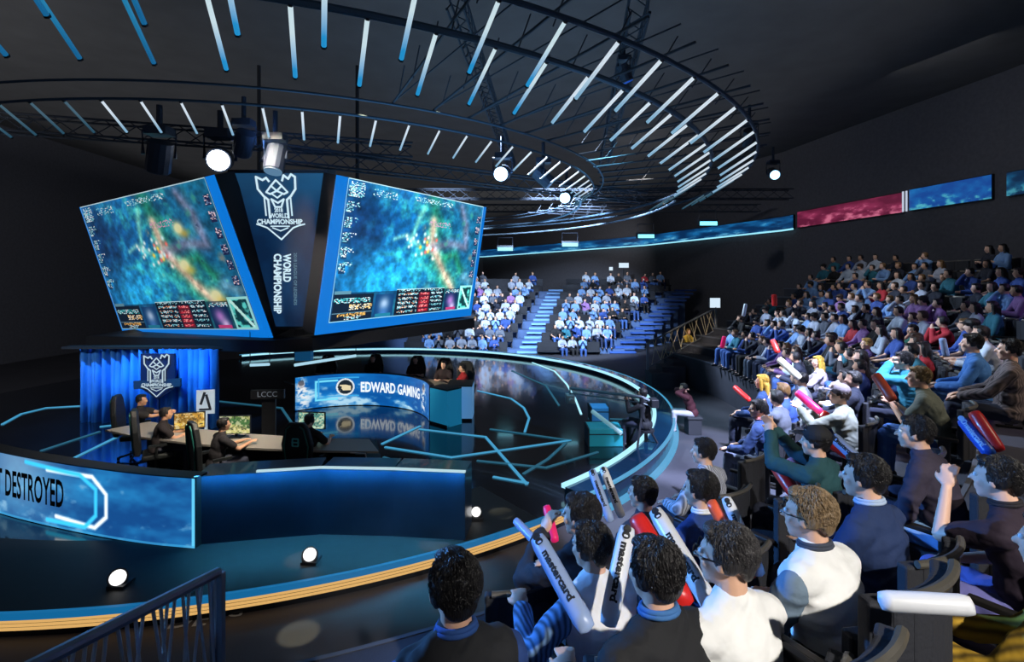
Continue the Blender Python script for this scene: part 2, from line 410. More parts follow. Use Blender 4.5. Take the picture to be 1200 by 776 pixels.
                t0 = ctr-sd*.028-d*.02; t1 = t0+(-sd*.7+d*.7+n*.3).normalized()*.038; t2 = t1+(-sd*.2+d*.9+n*.4).normalized()*.03
                s.skin += [('cap', t0, t1, .014, .011), ('cap', t1, t2, .011, .0085)]
            else:
                s.skin.append(('cap', wr, wr+d*.1, .035, .028))
            setattr(s, 'hand'+key, ctr+n*.02)
            # legs
            if stand:
                hj = hip+V((q*.09, 0, -.03)); kn = hip+V((q*.11, .05+q*knees*.15, -.46)); an = V((q*.12, q*knees*.25-.02, .09))
            else:
                hj = hip+V((q*.09, .02, -.015)); kn = V((q*(.12+knees*.14), .46, .53)); an = V((q*(.12+knees*.1), .47+knees*.1*q, .09))
            s.skin += [('cap', hj, kn, .080, .056), ('cap', kn, an, .055, .038)]
            s.pants += [('cap', hj, kn, .085, .062), ('cap', kn, an, .062, .048)]
            s.shoe += [('cap', an+V((0, -.03, -.045)), an+V((0, .14, -.055)), .042, .034)]
            s.skin += [('cap', an, an+V((0, .1, -.05)), .036, .028)]
def crease(me, amp, seed):
    n = len(me.vertices); co = np.empty(n*3); me.vertices.foreach_get('co', co); co = co.reshape(-1, 3); nr = np.empty(n*3); me.vertices.foreach_get('normal', nr); nr = nr.reshape(-1, 3)
    for i in range(n):
        x, y, z = co[i]; q = V((x*5+seed, y*5, z*13+2*noise.noise(V((x*4, y*4, z*3+seed)))))
        d = 1-abs(noise.noise(q))*2.4
        co[i] += nr[i]*amp*(d*.8+noise.noise(q*2.7)*.5)
    me.vertices.foreach_set('co', co.ravel()); me.update()
def strands(B, m, parent, n, long):
    rnd = random.Random(n+int(B.hc.y*1000)); b = MB(); vs = []; fs = []
    for i in range(n):
        th = rnd.uniform(0, 2*PI); z = rnd.uniform(-.35, 1); rr = math.sqrt(max(0, 1-z*z)); x, y = rr*math.cos(th), rr*math.sin(th)
        if y > .45 and z < .5: continue
        nrm = V((x, y, z)); p = V((x*.081, -.022+y*.091, .032+z*.087))
        w = V((0, -.03, .12))-p; fl = V((-w.x, -w.y-.02, -abs(w.z)*.6-.02)); fl = (fl-nrm*fl.dot(nrm)).normalized()+V((rnd.uniform(-.4, .4), rnd.uniform(-.4, .4), 0)); fl = (fl-nrm*fl.dot(nrm)).normalized()
        L = rnd.uniform(.022, .042); sd = nrm.cross(fl).normalized()*rnd.uniform(.002, .0042)
        a = p-nrm*.002; c = p+fl*L*.5+nrm*rnd.uniform(.003, .008); e = p+fl*L+nrm*rnd.uniform(-.004, .004)
        o = len(vs); q = [a-sd, a+sd, c+sd*.8, c-sd*.8, e, c+nrm*.0025]
        vs += [B.hc+B.H@t for t in q]; fs += [(o, o+1, o+2, o+5), (o, o+5, o+3), (o+3, o+5, o+4), (o+5, o+2, o+4)]
    b.add(vs, fs); return b.v, b.f
def infl(prims, d):
    out = []
    for p in prims:
        if p[0] == 'cap': out.append((p[0], p[1], p[2], p[3]+d, p[4]+d)+tuple(p[5:]))
        else: out.append((p[0], p[1], tuple(x+d for x in p[2]), p[3]))
    return out
def mskin(k=0): return mat('skin_%d' % k, [(226, 178, 150), (206, 158, 130), (236, 190, 166)][k % 3], .5, bump=.05, bscale=90)
def mhair(c): return mat('hair_%d_%d_%d' % c, c, .42, bump=.6, bscale=60, var=.3, vscale=40, stretch=(3, 1, .35), spec=.5)
def mcloth(c, kind='plain'):
    nm = 'cloth_%s_%d_%d_%d' % ((kind,)+c)
    if nm in _m: return _m[nm]
    m = mat(nm, c, .85, bump=.7, bscale=9, var=.12, vscale=5)
    if kind in ('stripe', 'check'):
        nt = m.node_tree; b = nt.nodes['Principled BSDF']
        tc = nt.nodes.new('ShaderNodeTexCoord'); wv = nt.nodes.new('ShaderNodeTexWave'); wv.inputs['Scale'].default_value = 14 if kind == 'stripe' else 9
        wv.inputs['Distortion'].default_value = 1.5; wv.bands_direction = 'DIAGONAL' if kind == 'check' else 'X'
        nt.links.new(tc.outputs['Object'], wv.inputs['Vector'])
        mx = nt.nodes.new('ShaderNodeMix'); mx.data_type = 'RGBA'; mx.inputs['A'].default_value = (*lin(c), 1); mx.inputs['B'].default_value = (*[v*.25 for v in lin(c)], 1)
        nt.links.new(wv.outputs['Fac'], mx.inputs['Factor']); nt.links.new(mx.outputs['Result'], b.inputs['Base Color'])
    return m
SHOE = mat('shoe_dark', (40, 40, 46), .6)
EYE = mat('eye_white', (235, 235, 235), .2); IRIS = mat('eye_iris', (30, 20, 14), .2)
FRAME_M = mat('glasses_frame', (25, 25, 28), .3)
def full_person(loc, face, label, top, hairc=(24, 22, 24), pants=(34, 40, 60), kind='plain', skin=0, voxel=.009, glasses=False, hatc=None, vest=None, shoes=None, group=None, collar=None, headat=None, **kw):
    """one person: continuous body, clothing and hair as children"""
    B = Body(hat=bool(hatc), **kw)
    if headat is not None:      # stand the body so that its head is over the given spot
        h_ = Matrix.Rotation(face, 3, 'Z')@V((B.hc.x, B.hc.y, 0)); loc = V(loc)-h_; headat.append(loc)
    pr = B.skin
    me = remesh(pr, 'person', voxel, [mskin(skin)])
    o = bpy.data.objects.new('person', me); C.objects.link(o); o.location = loc; o.rotation_euler = (0, 0, face)
    tag(o, label, 'person', group)
    def child(nm, prims, d, m, vx, sm=2):
        mh = remesh(infl(prims, d), nm, vx, [m], smooth=sm)
        if nm in ('top', 'vest', 'trousers') and voxel < .012: crease(mh, .009 if nm != 'trousers' else .007, loc[0]*7)
        if nm == 'hair' and voxel < .012:
            bm = bmesh.new(); bm.from_mesh(mh); v_, f_ = strands(B, m, o, 2600, False); nv_ = [bm.verts.new(q) for q in v_]
            for q in f_:
                bm.faces.new([nv_[i] for i in q])
            bm.to_mesh(mh); bm.free()
        c = bpy.data.objects.new(nm, mh); C.objects.link(c); c.parent = o; return c
    vx = max(voxel, .011)
    child('top', B.top, .016, mcloth(top, kind), vx, 4)
    if vest: 
        v_ = child('vest', B.top[:6], .026, mcloth(vest), vx, 4)
    child('trousers', B.pants, .008, mcloth(pants), vx, 3)
    child('shoe', B.shoe[:1], .008, SHOE, vx); child('shoe', B.shoe[1:], .008, SHOE, vx)
    if B.hair: child('hair', B.hair, 0, mhair(hairc), min(voxel, .0075) if voxel < .012 else voxel, 1)
    if collar:
        b = MB(); nb = B.nb+B.u*.048
        for dz in (0, .012): b.tube([nb+V(((.066-dz*.4)*math.cos(t*2*PI/18), (.064-dz*.4)*math.sin(t*2*PI/18)+.002, dz-.012*math.sin(t*2*PI/18))) for t in range(18)], .0095, 8, closed=True)
        cc = b.build('collar', mcloth(collar), o, smooth=True)
    if hatc: child('cap', B.hat, 0, mcloth(hatc), .007, 2)
    if voxel < .012:
        for e in B.eyes:
            b = MB(); b.ell(e, (.0115, .0115, .0115), nu=12, nv=8, mi=0); b.ell(e+B.H@V((0, .0075, 0)), (.0055, .0055, .0055), nu=10, nv=6, mi=1)
            b.build('eye', [EYE, IRIS], o, smooth=True)
    if glasses:
        b = MB(); h = lambda x, y, z: B.hc+B.H@V((x, y, z))
        for q in (-1, 1):
            b.tube([h(q*.034+.027*math.cos(t*2*PI/16), .103, .004+.02*math.sin(t*2*PI/16)) for t in range(16)], .0026, 6, closed=True)
            b.tube([h(q*.060, .100, .008), h(q*.082, .06, .006), h(q*.088, -.01, .006), h(q*.085, -.02, -.01)], .0028, 6)
        b.tube([h(-.008, .105, .008), h(.008, .105, .008)], .0026, 6)
        b.build('glasses', FRAME_M, o)
    return o, B
# shared meshes for people farther away
def crowd_mesh(voxel, nm, **kw):
    B = Body(detail=False, **kw)
    pr = []; tg = []
    for lst, t, d in ((B.skin, 0, 0), (B.hair, 1, .002), (B.hat, 1, .004), (B.top, 2, .018), (B.pants, 3, .012), (B.shoe, 4, .008)):
        for p in infl(lst, d): pr.append(p); tg.append(t)
    return remesh(pr, nm, voxel, [mskin(0), mhair((24, 22, 24)), mcloth((120, 120, 130)), mcloth((34, 40, 60)), SHOE], tg, 1)
POSES = [dict(lean=.05), dict(lean=.28, hands={'L': (-.08, .44, .72), 'R': (.08, .44, .72)}), dict(lean=-.06, yaw=.4, knees=.6), dict(lean=.15, yaw=-.35, hands={'L': (-.05, .28, 1.02), 'R': (.06, .28, 1.04)}),
         dict(lean=.1, hands={'L': (-.1, .35, .7), 'R': (.05, .16, 1.12)}, pole={'R': (.3, .3, -1)}), dict(lean=.08, hair='long', hands={'L': (-.1, .3, .8), 'R': (.1, .3, .8)}), dict(lean=.04, hair='bob', yaw=.2, sleeve='short', knees=.3), dict(lean=.12, sleeve='short', hat=True, knees=.4)]
POSE_W = ['sitting upright', 'leaning forward', 'leaning back', 'clapping', 'hand on chin', 'with long hair', 'with bobbed hair', 'wearing a cap']
TOPC = [((196, 208, 226), 'white'), ((120, 160, 214), 'light blue'), ((28, 34, 52), 'navy'), ((26, 26, 30), 'black'), ((90, 96, 110), 'grey'), ((178, 40, 52), 'red'), ((150, 110, 170), 'lilac'), ((40, 110, 130), 'teal'), ((168, 176, 196), 'pale grey'), ((48, 78, 150), 'blue')]
HAIRC = [(24, 22, 24)]*6+[(56, 38, 28), (120, 88, 50)]
ORD = ['first', 'second', 'third', 'fourth', 'fifth', 'sixth', 'seventh', 'eighth', 'ninth', 'tenth', 'eleventh', 'twelfth', 'thirteenth', 'fourteenth', 'fifteenth', 'sixteenth', 'seventeenth', 'eighteenth', 'nineteenth', 'twentieth', 'twenty-first', 'twenty-second', 'twenty-third', 'twenty-fourth', 'twenty-fifth', 'twenty-sixth', 'twenty-seventh', 'twenty-eighth', 'twenty-ninth', 'thirtieth']
_cm = {}
def crowd_person(loc, face, lod, pose, topc, rnd, label, group):
    key = (lod, pose)
    if key not in _cm:
        me = crowd_mesh({'mid': .017, 'far': .032}[lod], 'person', **POSES[pose])
        o = bpy.data.objects.new('person', me); _cm[key] = o; first = True
    else:
        o = _cm[key].copy()
    C.objects.link(o)
    o.location = loc; o.rotation_euler = (0, 0, face); o['label'] = label; o['category'] = 'person'; o['group'] = group
    k = rnd.uniform(.94, 1.04); o.scale = (k, k, k)
    for i, m in ((0, mskin(rnd.randrange(3))), (1, mhair(rnd.choice(HAIRC))), (2, mcloth(topc)), (3, mcloth(rnd.choice([(34, 44, 74), (26, 26, 30), (60, 96, 160), (50, 80, 140), (90, 100, 120)])))):
        o.material_slots[i].link = 'OBJECT'; o.material_slots[i].material = m
    return o

# ---------------------------------------------------------------- seats
SEAT_M = mat('seat_fabric', (40, 42, 50), .8, bump=.2, bscale=60); SEAT_P = mat('seat_shell', (38, 36, 36), .35); SEAT_R = mat('seat_rail', (120, 116, 108), .35, .6)
_seat = None
def make_seat():
    r = empty('theater_seat')
    b = MB()
    for i in range(7):                                   # curved cushioned back panel
        a = (i-3)/3*.42; b.box((math.sin(a)*.52, -.24+.62*(1-math.cos(a)), .68), (.088, .06, .50), a)
    b.build('backrest', SEAT_M, r, bevel=.012)
    b = MB(); b.box((0, .03, .42), (.46, .44, .09)); b.box((0, .24, .415), (.44, .05, .07)); b.build('seat', SEAT_M, r, bevel=.025)
    b = MB()
    pts = [(math.sin((i-6)/6*.45)*.53, -.27-.0+.5*(1-math.cos((i-6)/6*.45)), .945) for i in range(13)]
    b.tube(pts, .018, 8); b.build('top_rail', SEAT_R, r)
    for q in (-1, 1):
        b = MB(); b.box((q*.265, .02, .62), (.045, .36, .035)); b.box((q*.265, -.05, .38), (.03, .10, .46)); b.box((q*.265, -.02, .02), (.05, .26, .03)); b.box((q*.265, -.02, .16), (.03, .08, .28))
        b.build('armrest', SEAT_P, r, bevel=.008)
    return r
def place_seat(loc, face, label, group):
    global _seat
    if _seat is None: _seat = make_seat(); s = _seat
    else:
        s = _seat.copy(); C.objects.link(s)
        for ch in _seat.children:
            c = ch.copy(); C.objects.link(c); c.parent = s
    s.location = loc; s.rotation_euler = (0, 0, face); s['label'] = label; s['category'] = 'seat'; s['group'] = group
    return s
# ================================================================ the setting
DARK = mat('wall_dark', (84, 84, 92), .9, bump=.1, bscale=3, var=.1)
CEIL = mat('ceiling_dark', (86, 86, 88), .9, var=.1, vscale=1)
FLOOR = mat('arena_floor', (58, 58, 66), .6, var=.12, vscale=1.2, bump=.04, bscale=20)
DECK = mat('stage_deck', (16, 20, 30), .12, var=.15, vscale=.8, coat=.3)
TERR = mat('terrace_carpet', (58, 60, 72), .8, var=.15, vscale=2, bump=.2, bscale=60)
TRUSS = mat('truss_metal', (52, 58, 70), .6, .3)
BLK = mat('black_metal', (34, 36, 42), .5, .2)
WALLP = [(18.6, -8), (18.4, 8), (17.2, 18), (16.0, 25), (15.4, 29), (10.7, 41), (-3.4, 60), (-24, 62)]
def wallstrip(name, pts, z0, z1, m, th=.3):
    b = MB()
    for (p, q) in zip(pts[:-1], pts[1:]):
        d = V((q[0]-p[0], q[1]-p[1], 0)).normalized(); n = V((d.y, -d.x, 0))*th
        a = V((p[0], p[1], z0)); c = V((q[0], q[1], z0))
        b.prism([a, c, c+n, a+n], (0, 0, 1), z1-z0)
    return tag(b.build(name, m), kind='structure')
wallstrip('wall_right', WALLP[:5], -.3, 11, DARK); wallstrip('wall_back', WALLP[4:], -.3, 11, DARK)
wallstrip('wall_left', [(-24, 62), (-24, -8)], -.3, 11, DARK)
b = MB(); b.box((-2, 26, -.35), (46, 74, .2)); tag(b.build('floor', FLOOR), kind='structure')
b = MB(); b.box((-2, 26, 11.1), (46, 74, .2)); tag(b.build('ceiling', CEIL), kind='structure')
R0 = 10.6
# stage deck: solid disc with its lit kerb
b = MB(); b.arcwall(.0, R0, 0, 360, -.25, 0, 120); tag(b.build('stage_deck', DECK), kind='structure')
b = MB(); b.arcwall(9.0, R0-.03, -140, -52, 0, .006, 80); tag(b.build('stage_apron', mat('apron_black', (15, 17, 22), .6, var=.15)), kind='structure')
kb = empty('kerb_light', (CX, CY-R0, -.25)); tag(kb, 'blue and gold LED kerb curving along the front edge of the round stage', 'LED strip')
KB = glow('kerb_blue', (20, 112, 170), .8); KG = glow('kerb_gold', (226, 176, 104), .95)
parts = []
A0, A1 = -93, -47
b = MB(); b.arcwall(R0-.02, R0+.03, A0, A1, -.055, .02, 60); parts.append(b.build('blue_strip', KB))
for k in range(3):
    b = MB(); b.arcwall(R0, R0+.012, A0, A1, -.098-.040*k, -.070-.040*k, 60); parts.append(b.build('gold_strip', KG))
under(kb, parts)
# parapet ring round the right and far side
PAR = mat('parapet_blue', (12, 38, 60), .12, coat=.5)
LINE = glow('line_cyan', (170, 232, 250), 1.15); LINE2 = glow('line_blue', (70, 160, 205), .9); LINE3 = glow('line_dim', (50, 120, 150), .55)
pr = empty('stage_parapet', (CX+R0, CY, -.25)); tag(pr, 'glossy blue parapet ring with glowing edge around the right and far side of the stage', 'parapet')
parts = []
b = MB(); b.arcwall(R0-.35, R0+.1, -47, 130, -.25, .16, 120); parts.append(b.build('parapet_wall', PAR))
b = MB(); b.arcwall(R0-.42, R0-.33, -47, 130, .13, .20, 120); parts.append(b.build('inner_light_line', LINE))
b = MB(); b.arcwall(R0+.08, R0+.14, -47, 130, .12, .165, 120); parts.append(b.build('outer_light_line', LINE2))
b = MB(); b.arcwall(R0+.10, R0+.22, -47, 60, -.25, -.19, 120); parts.append(b.build('foot_light_line', LINE2))
under(pr, parts)
# inner raised ring on the deck (right of the far side)
# neon lines set in the deck
LNS = [([(448, 520), (492, 499.5)], LINE2), ([(492, 503), (569, 512), (617, 567)], LINE2), ([(452, 524), (529, 536), (600, 526), (668, 516)], LINE2), ([(618, 566), (579, 559)], LINE2),
       ([(663, 519), (642, 538), (614, 555)], LINE3), ([(560, 458), (599, 467), (614, 478), (620, 490), (615, 506)], LINE2), ([(624, 425), (650, 435), (664, 450), (674, 467), (681, 485)], LINE), ([(575, 503), (668, 516)], LINE3),
       ([(3, 497), (25, 485), (54, 478), (107, 475)], LINE2), ([(49, 528), (116, 506)], LINE3), ([(76, 542), (137, 512)], LINE2), ([(600, 404.5+30), (640, 452), (655, 475)], LINE3), ([(450, 536), (540, 562)], LINE3), ([(255, 470), (330, 478), (345, 500)], LINE3),
       ([(112, 492), (140, 490)], LINE2), ([(118, 500), (142, 497)], LINE2), ([(690, 490), (742, 492)], LINE3), ([(560, 540), (640, 548), (700, 530)], LINE3)]
for i, (pts, m) in enumerate(LNS):
    b = MB(); g = [G(x, y, .012) for (x, y) in pts]
    for (p, q) in zip(g[:-1], g[1:]):
        d = q-p; b.box((p+q)/2, (.055, d.length+.04, .02), math.atan2(-d.x, d.y))
    c = sum(g, V((0, 0, 0)))/len(g)
    o = b.build('deck_light_line', m, loc=(c.x, c.y, 0))
    wh = ['short line running to the foot of the curved lit desk', 'bent line right of the lit desk ending at a sharp corner', 'long line crossing the dark middle of the deck', 'short spur at the near corner of the bent line', 'faint curve from the middle line to the near corner', 'small hooked curve behind the middle line', 'bright long curve near the far right rim', 'thin line joining desk foot and middle junction', 'angled line along the far left edge of the deck', 'faint diagonal line on the far left deck', 'diagonal line left of the seated players', 'faint curve in the far dark part of the deck', 'faint line beside the near long desk end', 'faint line behind the near players', 'short upper dash left of the players', 'short lower dash left of the players', 'faint dash beside the camera crane', 'faint curve in front of the teal case'][i]
    tag(o, 'glowing blue '+wh, 'light line', 'light lines set in the stage deck')

# ---------------- the front LED wall (left) and blue glossy apron
FT = [(-70, 512), (0, 530), (60, 541), (120, 550), (175, 556.5), (229, 560)]
FP = []
for (x, y) in FT:
    p = G(x, y, .97); FP.append(V((p.x, p.y, 0)))
def along(poly):
    L = [0]
    for a, c in zip(poly[:-1], poly[1:]): L.append(L[-1]+(c-a).length)
    def f(t):
        t = t*L[-1] if t <= 1 else L[-1]
        for i in range(len(poly)-1):
            if t <= L[i+1]+1e-9 or i == len(poly)-2:
                k = (t-L[i])/(L[i+1]-L[i]); d = (poly[i+1]-poly[i]).normalized(); return poly[i]+(poly[i+1]-poly[i])*k, V((d.y, -d.x, 0))
    return f, L[-1]
def smooth_poly(p, it=3):
    for _ in range(it):
        q = [p[0]]
        for a, c in zip(p[:-1], p[1:]): q += [a*.75+c*.25, a*.25+c*.75]
        q.append(p[-1]); p = q
    return p
FS = smooth_poly(FP); ff, FL = along(FS)
fw = empty('front_led_wall', FS[len(FS)//2].copy()); tag(fw, 'curved LED wall reading ET DESTROYED along the stage front, blue cloud picture', 'LED screen')
b = MB()
for i in range(len(FS)-1):
    a, n = ff(i/(len(FS)-1)); a = FS[i]; c = FS[i+1]; d = (c-a).normalized(); n = V((d.y, -d.x, 0))
    b.prism([a, c, c-n*.22, a-n*.22], (0, 0, 1), .97)
parts = [b.build('wall_body', BLK)]
W, H = 380, 60
img = cloud_img(W, H, 21, (18, 70, 130), (36, 130, 190), (120, 170, 205), .95)
y, x = np.mgrid[0:H, 0:W]; u = (x+.5)/W; v = (y+.5)/H
blend(img, np.exp(-((u-.42)/.16)**2)*.6*np.clip(1.3-v, 0, 1), (150, 185, 210))
def poly_line(img, pts, w, col):
    u_ = u*FL; v_ = v*.97; m = np.zeros_like(u)
    for (a, c) in zip(pts[:-1], pts[1:]):
        dx, dy = c[0]-a[0], c[1]-a[1]; t = np.clip(((u_-a[0])*dx+(v_-a[1])*dy)/(dx*dx+dy*dy), 0, 1)
        m = np.maximum(m, np.clip(1.4-np.hypot(u_-a[0]-t*dx, v_-a[1]-t*dy)/w, 0, 1))
    blend(img, m, col)
e = FL-1.5
poly_line(img, [(e-1.2, .12), (e-.25, .12), (e+.02, .35), (e+.02, .68), (e-.2, .86), (e-1.0, .80)], .035, (240, 250, 255))
poly_line(img, [(e-1.7, .06), (e-.5, .12), (e-.18, .30), (e-.18, .68), (e-.4, .88), (e-1.2, .88)], .035, (60, 200, 250))
blend(img, (u > .992).astype(float), (90, 190, 230)); blend(img, (v > .97).astype(float)*.6, (60, 160, 210))
def fmap(uu, vv):
    p, n = ff(uu); return p+n*.012+V((0, 0, .96-.95*vv))
parts.append(display('display', fmap, img, 1.25, mname='px_front'))
TXB = glow('ink_dark', (12, 22, 40), .25)
TXB.node_tree.nodes['Principled BSDF'].inputs['Emission Strength'].default_value = .0
vs, fs = text_geo('ET DESTROYED', .56, .012, .45)
wid = max(q[0] for q in vs)-min(q[0] for q in vs); x0 = min(q[0] for q in vs)
tend = None
# right end of the lettering sits at px 75
best = min(range(400), key=lambda i: abs(pix(V((*ff(i/399)[0][:2], .5)))[0]-76)); tr = best/399*FL
b = MB(); b.add([ff(max(0, (tr-wid+(q[0]-x0))/FL))[0]+ff(max(0, (tr-wid+(q[0]-x0))/FL))[1]*.02+V((0, 0, .50+q[1])) for q in vs], fs)
parts.append(b.build('lettering', TXB))
under(fw, parts)
# glossy blue apron wall to the right of it
AP = [G(x, y, .97) for (x, y) in ((229, 557), (300, 552.5), (375, 548), (460, 549.5), (545, 553))]
AP = [V((p.x, p.y, 0)) for p in AP]
ap = empty('stage_front_wall', AP[2].copy()); tag(ap, 'glossy deep blue front wall with light line on top, right of the LED wall', 'wall panel')
APM = mat('apron_blue', (8, 36, 62), .35, coat=.2, var=.25, vscale=1.5)
b = MB(); 
for a, c in zip(AP[:-1], AP[1:]):
    d = (c-a).normalized(); n = V((d.y, -d.x, 0)); b.prism([a, c, c-n*.5, a-n*.5], (0, 0, 1), .95)
parts = [b.build('panel', APM)]
b = MB()
for a, c in zip(AP[1:-1], AP[2:]):
    d = (c-a).normalized(); n = V((d.y, -d.x, 0)); b.prism([a, c, c-n*.05, a-n*.05], (0, 0, 1), .025)
for i in range(len(b.v)): b.v[i] = (b.v[i][0], b.v[i][1], b.v[i][2]+.95)
parts.append(b.build('light_line', glow('line_white', (190, 225, 235), .9)))
under(ap, parts)
# round deck lights
for (px, py, r, wh) in ((138, 677, .085, 'below the LED wall'), (363, 650, .08, 'in the middle of the front kerb'), (558, 600, .07, 'at the right end of the front kerb')):
    p = G(px, py, .12); t = empty('deck_spotlight', (p.x, p.y, 0)); ax = (V((0, 0, CAMZ+.8))-p).normalized()
    b = MB(); b.tube([p-ax*.16, p-ax*.01], r*1.25, 16); b.box((p.x, p.y+.05, .02), (.2, .2, .04)); o1 = b.build('housing', BLK)
    b = MB(); b.tube([p-ax*.012, p+ax*.004], r, 20); o2 = b.build('lens', glow('lens_white', (255, 255, 255), 1.6))
    under(t, [o1, o2]); tag(t, 'small round white spotlight on the dark deck '+wh, 'spotlight', 'deck spotlights behind the kerb')

# ---------------- curved LED desk of the far team
def arc3(p, q, r, n=24):
    # circle through three ground points, from p over q to r
    ax, ay, bx, by, cx, cy = p.x, p.y, q.x, q.y, r.x, r.y
    D = 2*(ax*(by-cy)+bx*(cy-ay)+cx*(ay-by))
    ux = ((ax*ax+ay*ay)*(by-cy)+(bx*bx+by*by)*(cy-ay)+(cx*cx+cy*cy)*(ay-by))/D
    uy = ((ax*ax+ay*ay)*(cx-bx)+(bx*bx+by*by)*(ax-cx)+(cx*cx+cy*cy)*(bx-ax))/D
    R = math.hypot(ax-ux, ay-uy); a0 = math.atan2(ay-uy, ax-ux); a1 = math.atan2(by-uy, bx-ux); a2 = math.atan2(cy-uy, cx-ux)
    def nrm(a, ref, s):
        while (a-ref)*s < 0: a += 2*PI*s
        return a
    s = -1 if nrm(a1, a0, -1)-a0 > nrm(a2, a0, -1)-a0 else 1
    a2 = nrm(a2, a0, s)
    return [V((ux+R*math.cos(a0+(a2-a0)*i/n), uy+R*math.sin(a0+(a2-a0)*i/n), 0)) for i in range(n+1)], V((ux, uy, 0))
DP, DC = arc3(V((-6.1, 14.4, 0)), V((-4.35, 15.1, 0)), V((-2.15, 13.35, 0)))
df, DL = along(DP)
dk = empty('team_desk', DP[12].copy()); tag(dk, 'curved team desk with blue LED front reading EDWARD GAMING in the stage centre', 'desk')
b = MB(); b2 = MB()
for a, c in zip(DP[:-1], DP[1:]):
    m = (a+c)/2; n = (m-DC).normalized()
    b.prism([a, c, c+(c-DC).normalized()*.12, a+(a-DC).normalized()*.12], (0, 0, 1), .95)
    q = [a, c, c+(c-DC).normalized()*.8, a+(a-DC).normalized()*.8]; b2.prism([x+V((0, 0, .72)) for x in q], (0, 0, 1), .04)
parts = [b.build('front_panel', BLK), b2.build('desk_top', mat('desk_top', (120, 116, 112), .5))]
fpx = lambda X: min(range(400), key=lambda i: abs(pix(V((*df(i/399)[0][:2], .5)))[0]-X))/399
LG = fpx(405)
W, H = 330, 72; img = cloud_img(W, H, 44, (10, 84, 160), (24, 126, 205), (200, 232, 245), .72)
y, x = np.mgrid[0:H, 0:W]; u = (x+.5)/W; v = (y+.5)/H
def ell_m(cx, cy, r, asp): return np.hypot((u-cx)*asp, v-cy)-r
ASP = DL/.95
def roundline(x0, x1, y0, y1, w, col):
    d = np.maximum(abs(u-(x0+x1)/2)*ASP-(x1-x0)/2*ASP, abs(v-(y0+y1)/2)-(y1-y0)/2); m = np.clip(1.5-abs(d)/w, 0, 1)*(u < x1-.02); blend(img, m, col)
roundline(fpx(370), LG-.02, .2, .78, .03, (120, 225, 250)); roundline(fpx(373), LG+.1, .12, .7, .02, (60, 170, 230))
m = (ell_m(LG, .42, .27, ASP) < 0).astype(float); blend(img, m, (30, 40, 50)); m = (abs(ell_m(LG, .42, .25, ASP)) < .025).astype(float); blend(img, m, (220, 230, 235))
m = ((abs(u-LG)*ASP < .16) & (abs(v-.44) < .09)).astype(float)*(fbm(W, H, 40, 12, 5, 2) > .42); blend(img, m, (225, 210, 170))
def fig(cx, seed, lean):       # player portrait as a soft pale shape
    n = fbm(W, H, 60, 14, seed, 2)
    m = np.clip(1.6-np.hypot((u-cx-(v-.5)*lean)*ASP/.17, (v-.52)/.46), 0, 1)*np.clip((n-.38)*5, 0, 1); blend(img, m, (225, 230, 235))
    m = (np.hypot((u-cx-(.25-.5)*lean)*ASP, v-.24) < .11).astype(float)*.8; blend(img, m, (190, 180, 180)); m = (np.hypot((u-cx-(.25-.5)*lean)*ASP, v-.18) < .09).astype(float)*.7; blend(img, m, (60, 60, 70))
fig(fpx(354), 71, .03); fig(fpx(497), 72, 0)
def dmap(uu, vv):
    p, n = df(uu); n = (DC-p).normalized(); return p+n*.015+V((0, 0, .94-.92*vv))
parts.append(display('display', dmap, img, 1.05, mname='px_desk'))
vs, fs = text_geo('EDWARD GAMING', .40, .013, .56)
wid = max(q[0] for q in vs)-min(q[0] for q in vs); x0 = min(q[0] for q in vs); fp = lambda X: min(range(400), key=lambda i: abs(pix(V((*df(i/399)[0][:2], .5)))[0]-X))/399*DL
st = fp(423); scl = (fp(493)-st)/wid
b = MB(); L_ = []
for q in vs:
    p, n = df((st+(q[0]-x0)*scl)/DL); n = (DC-p).normalized(); L_.append(p+n*.03+V((0, 0, .53+q[1])))
b.add(L_, fs); parts.append(b.build('lettering', glow('ink_white', (235, 244, 250), 1.1)))
under(dk, parts)
# teal and pale cabinets at the desk's right end
def solid_quad(name, g, z0, z1, m, parent=None, bevel=.01):
    b = MB(); b.prism([V((q.x, q.y, z0)) for q in g], (0, 0, 1), z1-z0); return b.build(name, m, parent, bevel=bevel)
def cabinet(p0, p1, depth, h, m, label, top=None):
    d = (p1-p0).normalized(); n = V((d.y, -d.x, 0))*-1
    c = (p0+p1)/2; t = empty('stage_cabinet', (c.x, c.y, 0))
    o = [solid_quad('body', [p0, p1, p1+n*depth, p0+n*depth], 0, h-.04, m), solid_quad('top', [p0-d*.01, p1+d*.01, p1+n*depth, p0+n*depth], h-.04, h, top or BLK),
         solid_quad('plinth', [p0-n*.01, p1-n*.01, p1+n*.1, p0+n*.1], .0, .06, BLK)]
    under(t, o); return tag(t, label, 'cabinet', 'cabinets at the end of the lit desk')
cabinet(V((-2.12, 13.2, 0)), V((-1.62, 12.75, 0)), .5, .95, mat('teal_panel', (40, 150, 190), .35, emit=(30, 140, 190), es=.35), 'teal panelled cabinet beside the right end of the EDWARD GAMING desk')
cabinet(V((-1.72, 13.4, 0)), V((-1.05, 13.4, 0)), .8, .93, mat('pale_panel', (150, 185, 215), .3, emit=(90, 150, 205), es=.5), 'pale blue lit cabinet at the far right end of the EDWARD GAMING desk')

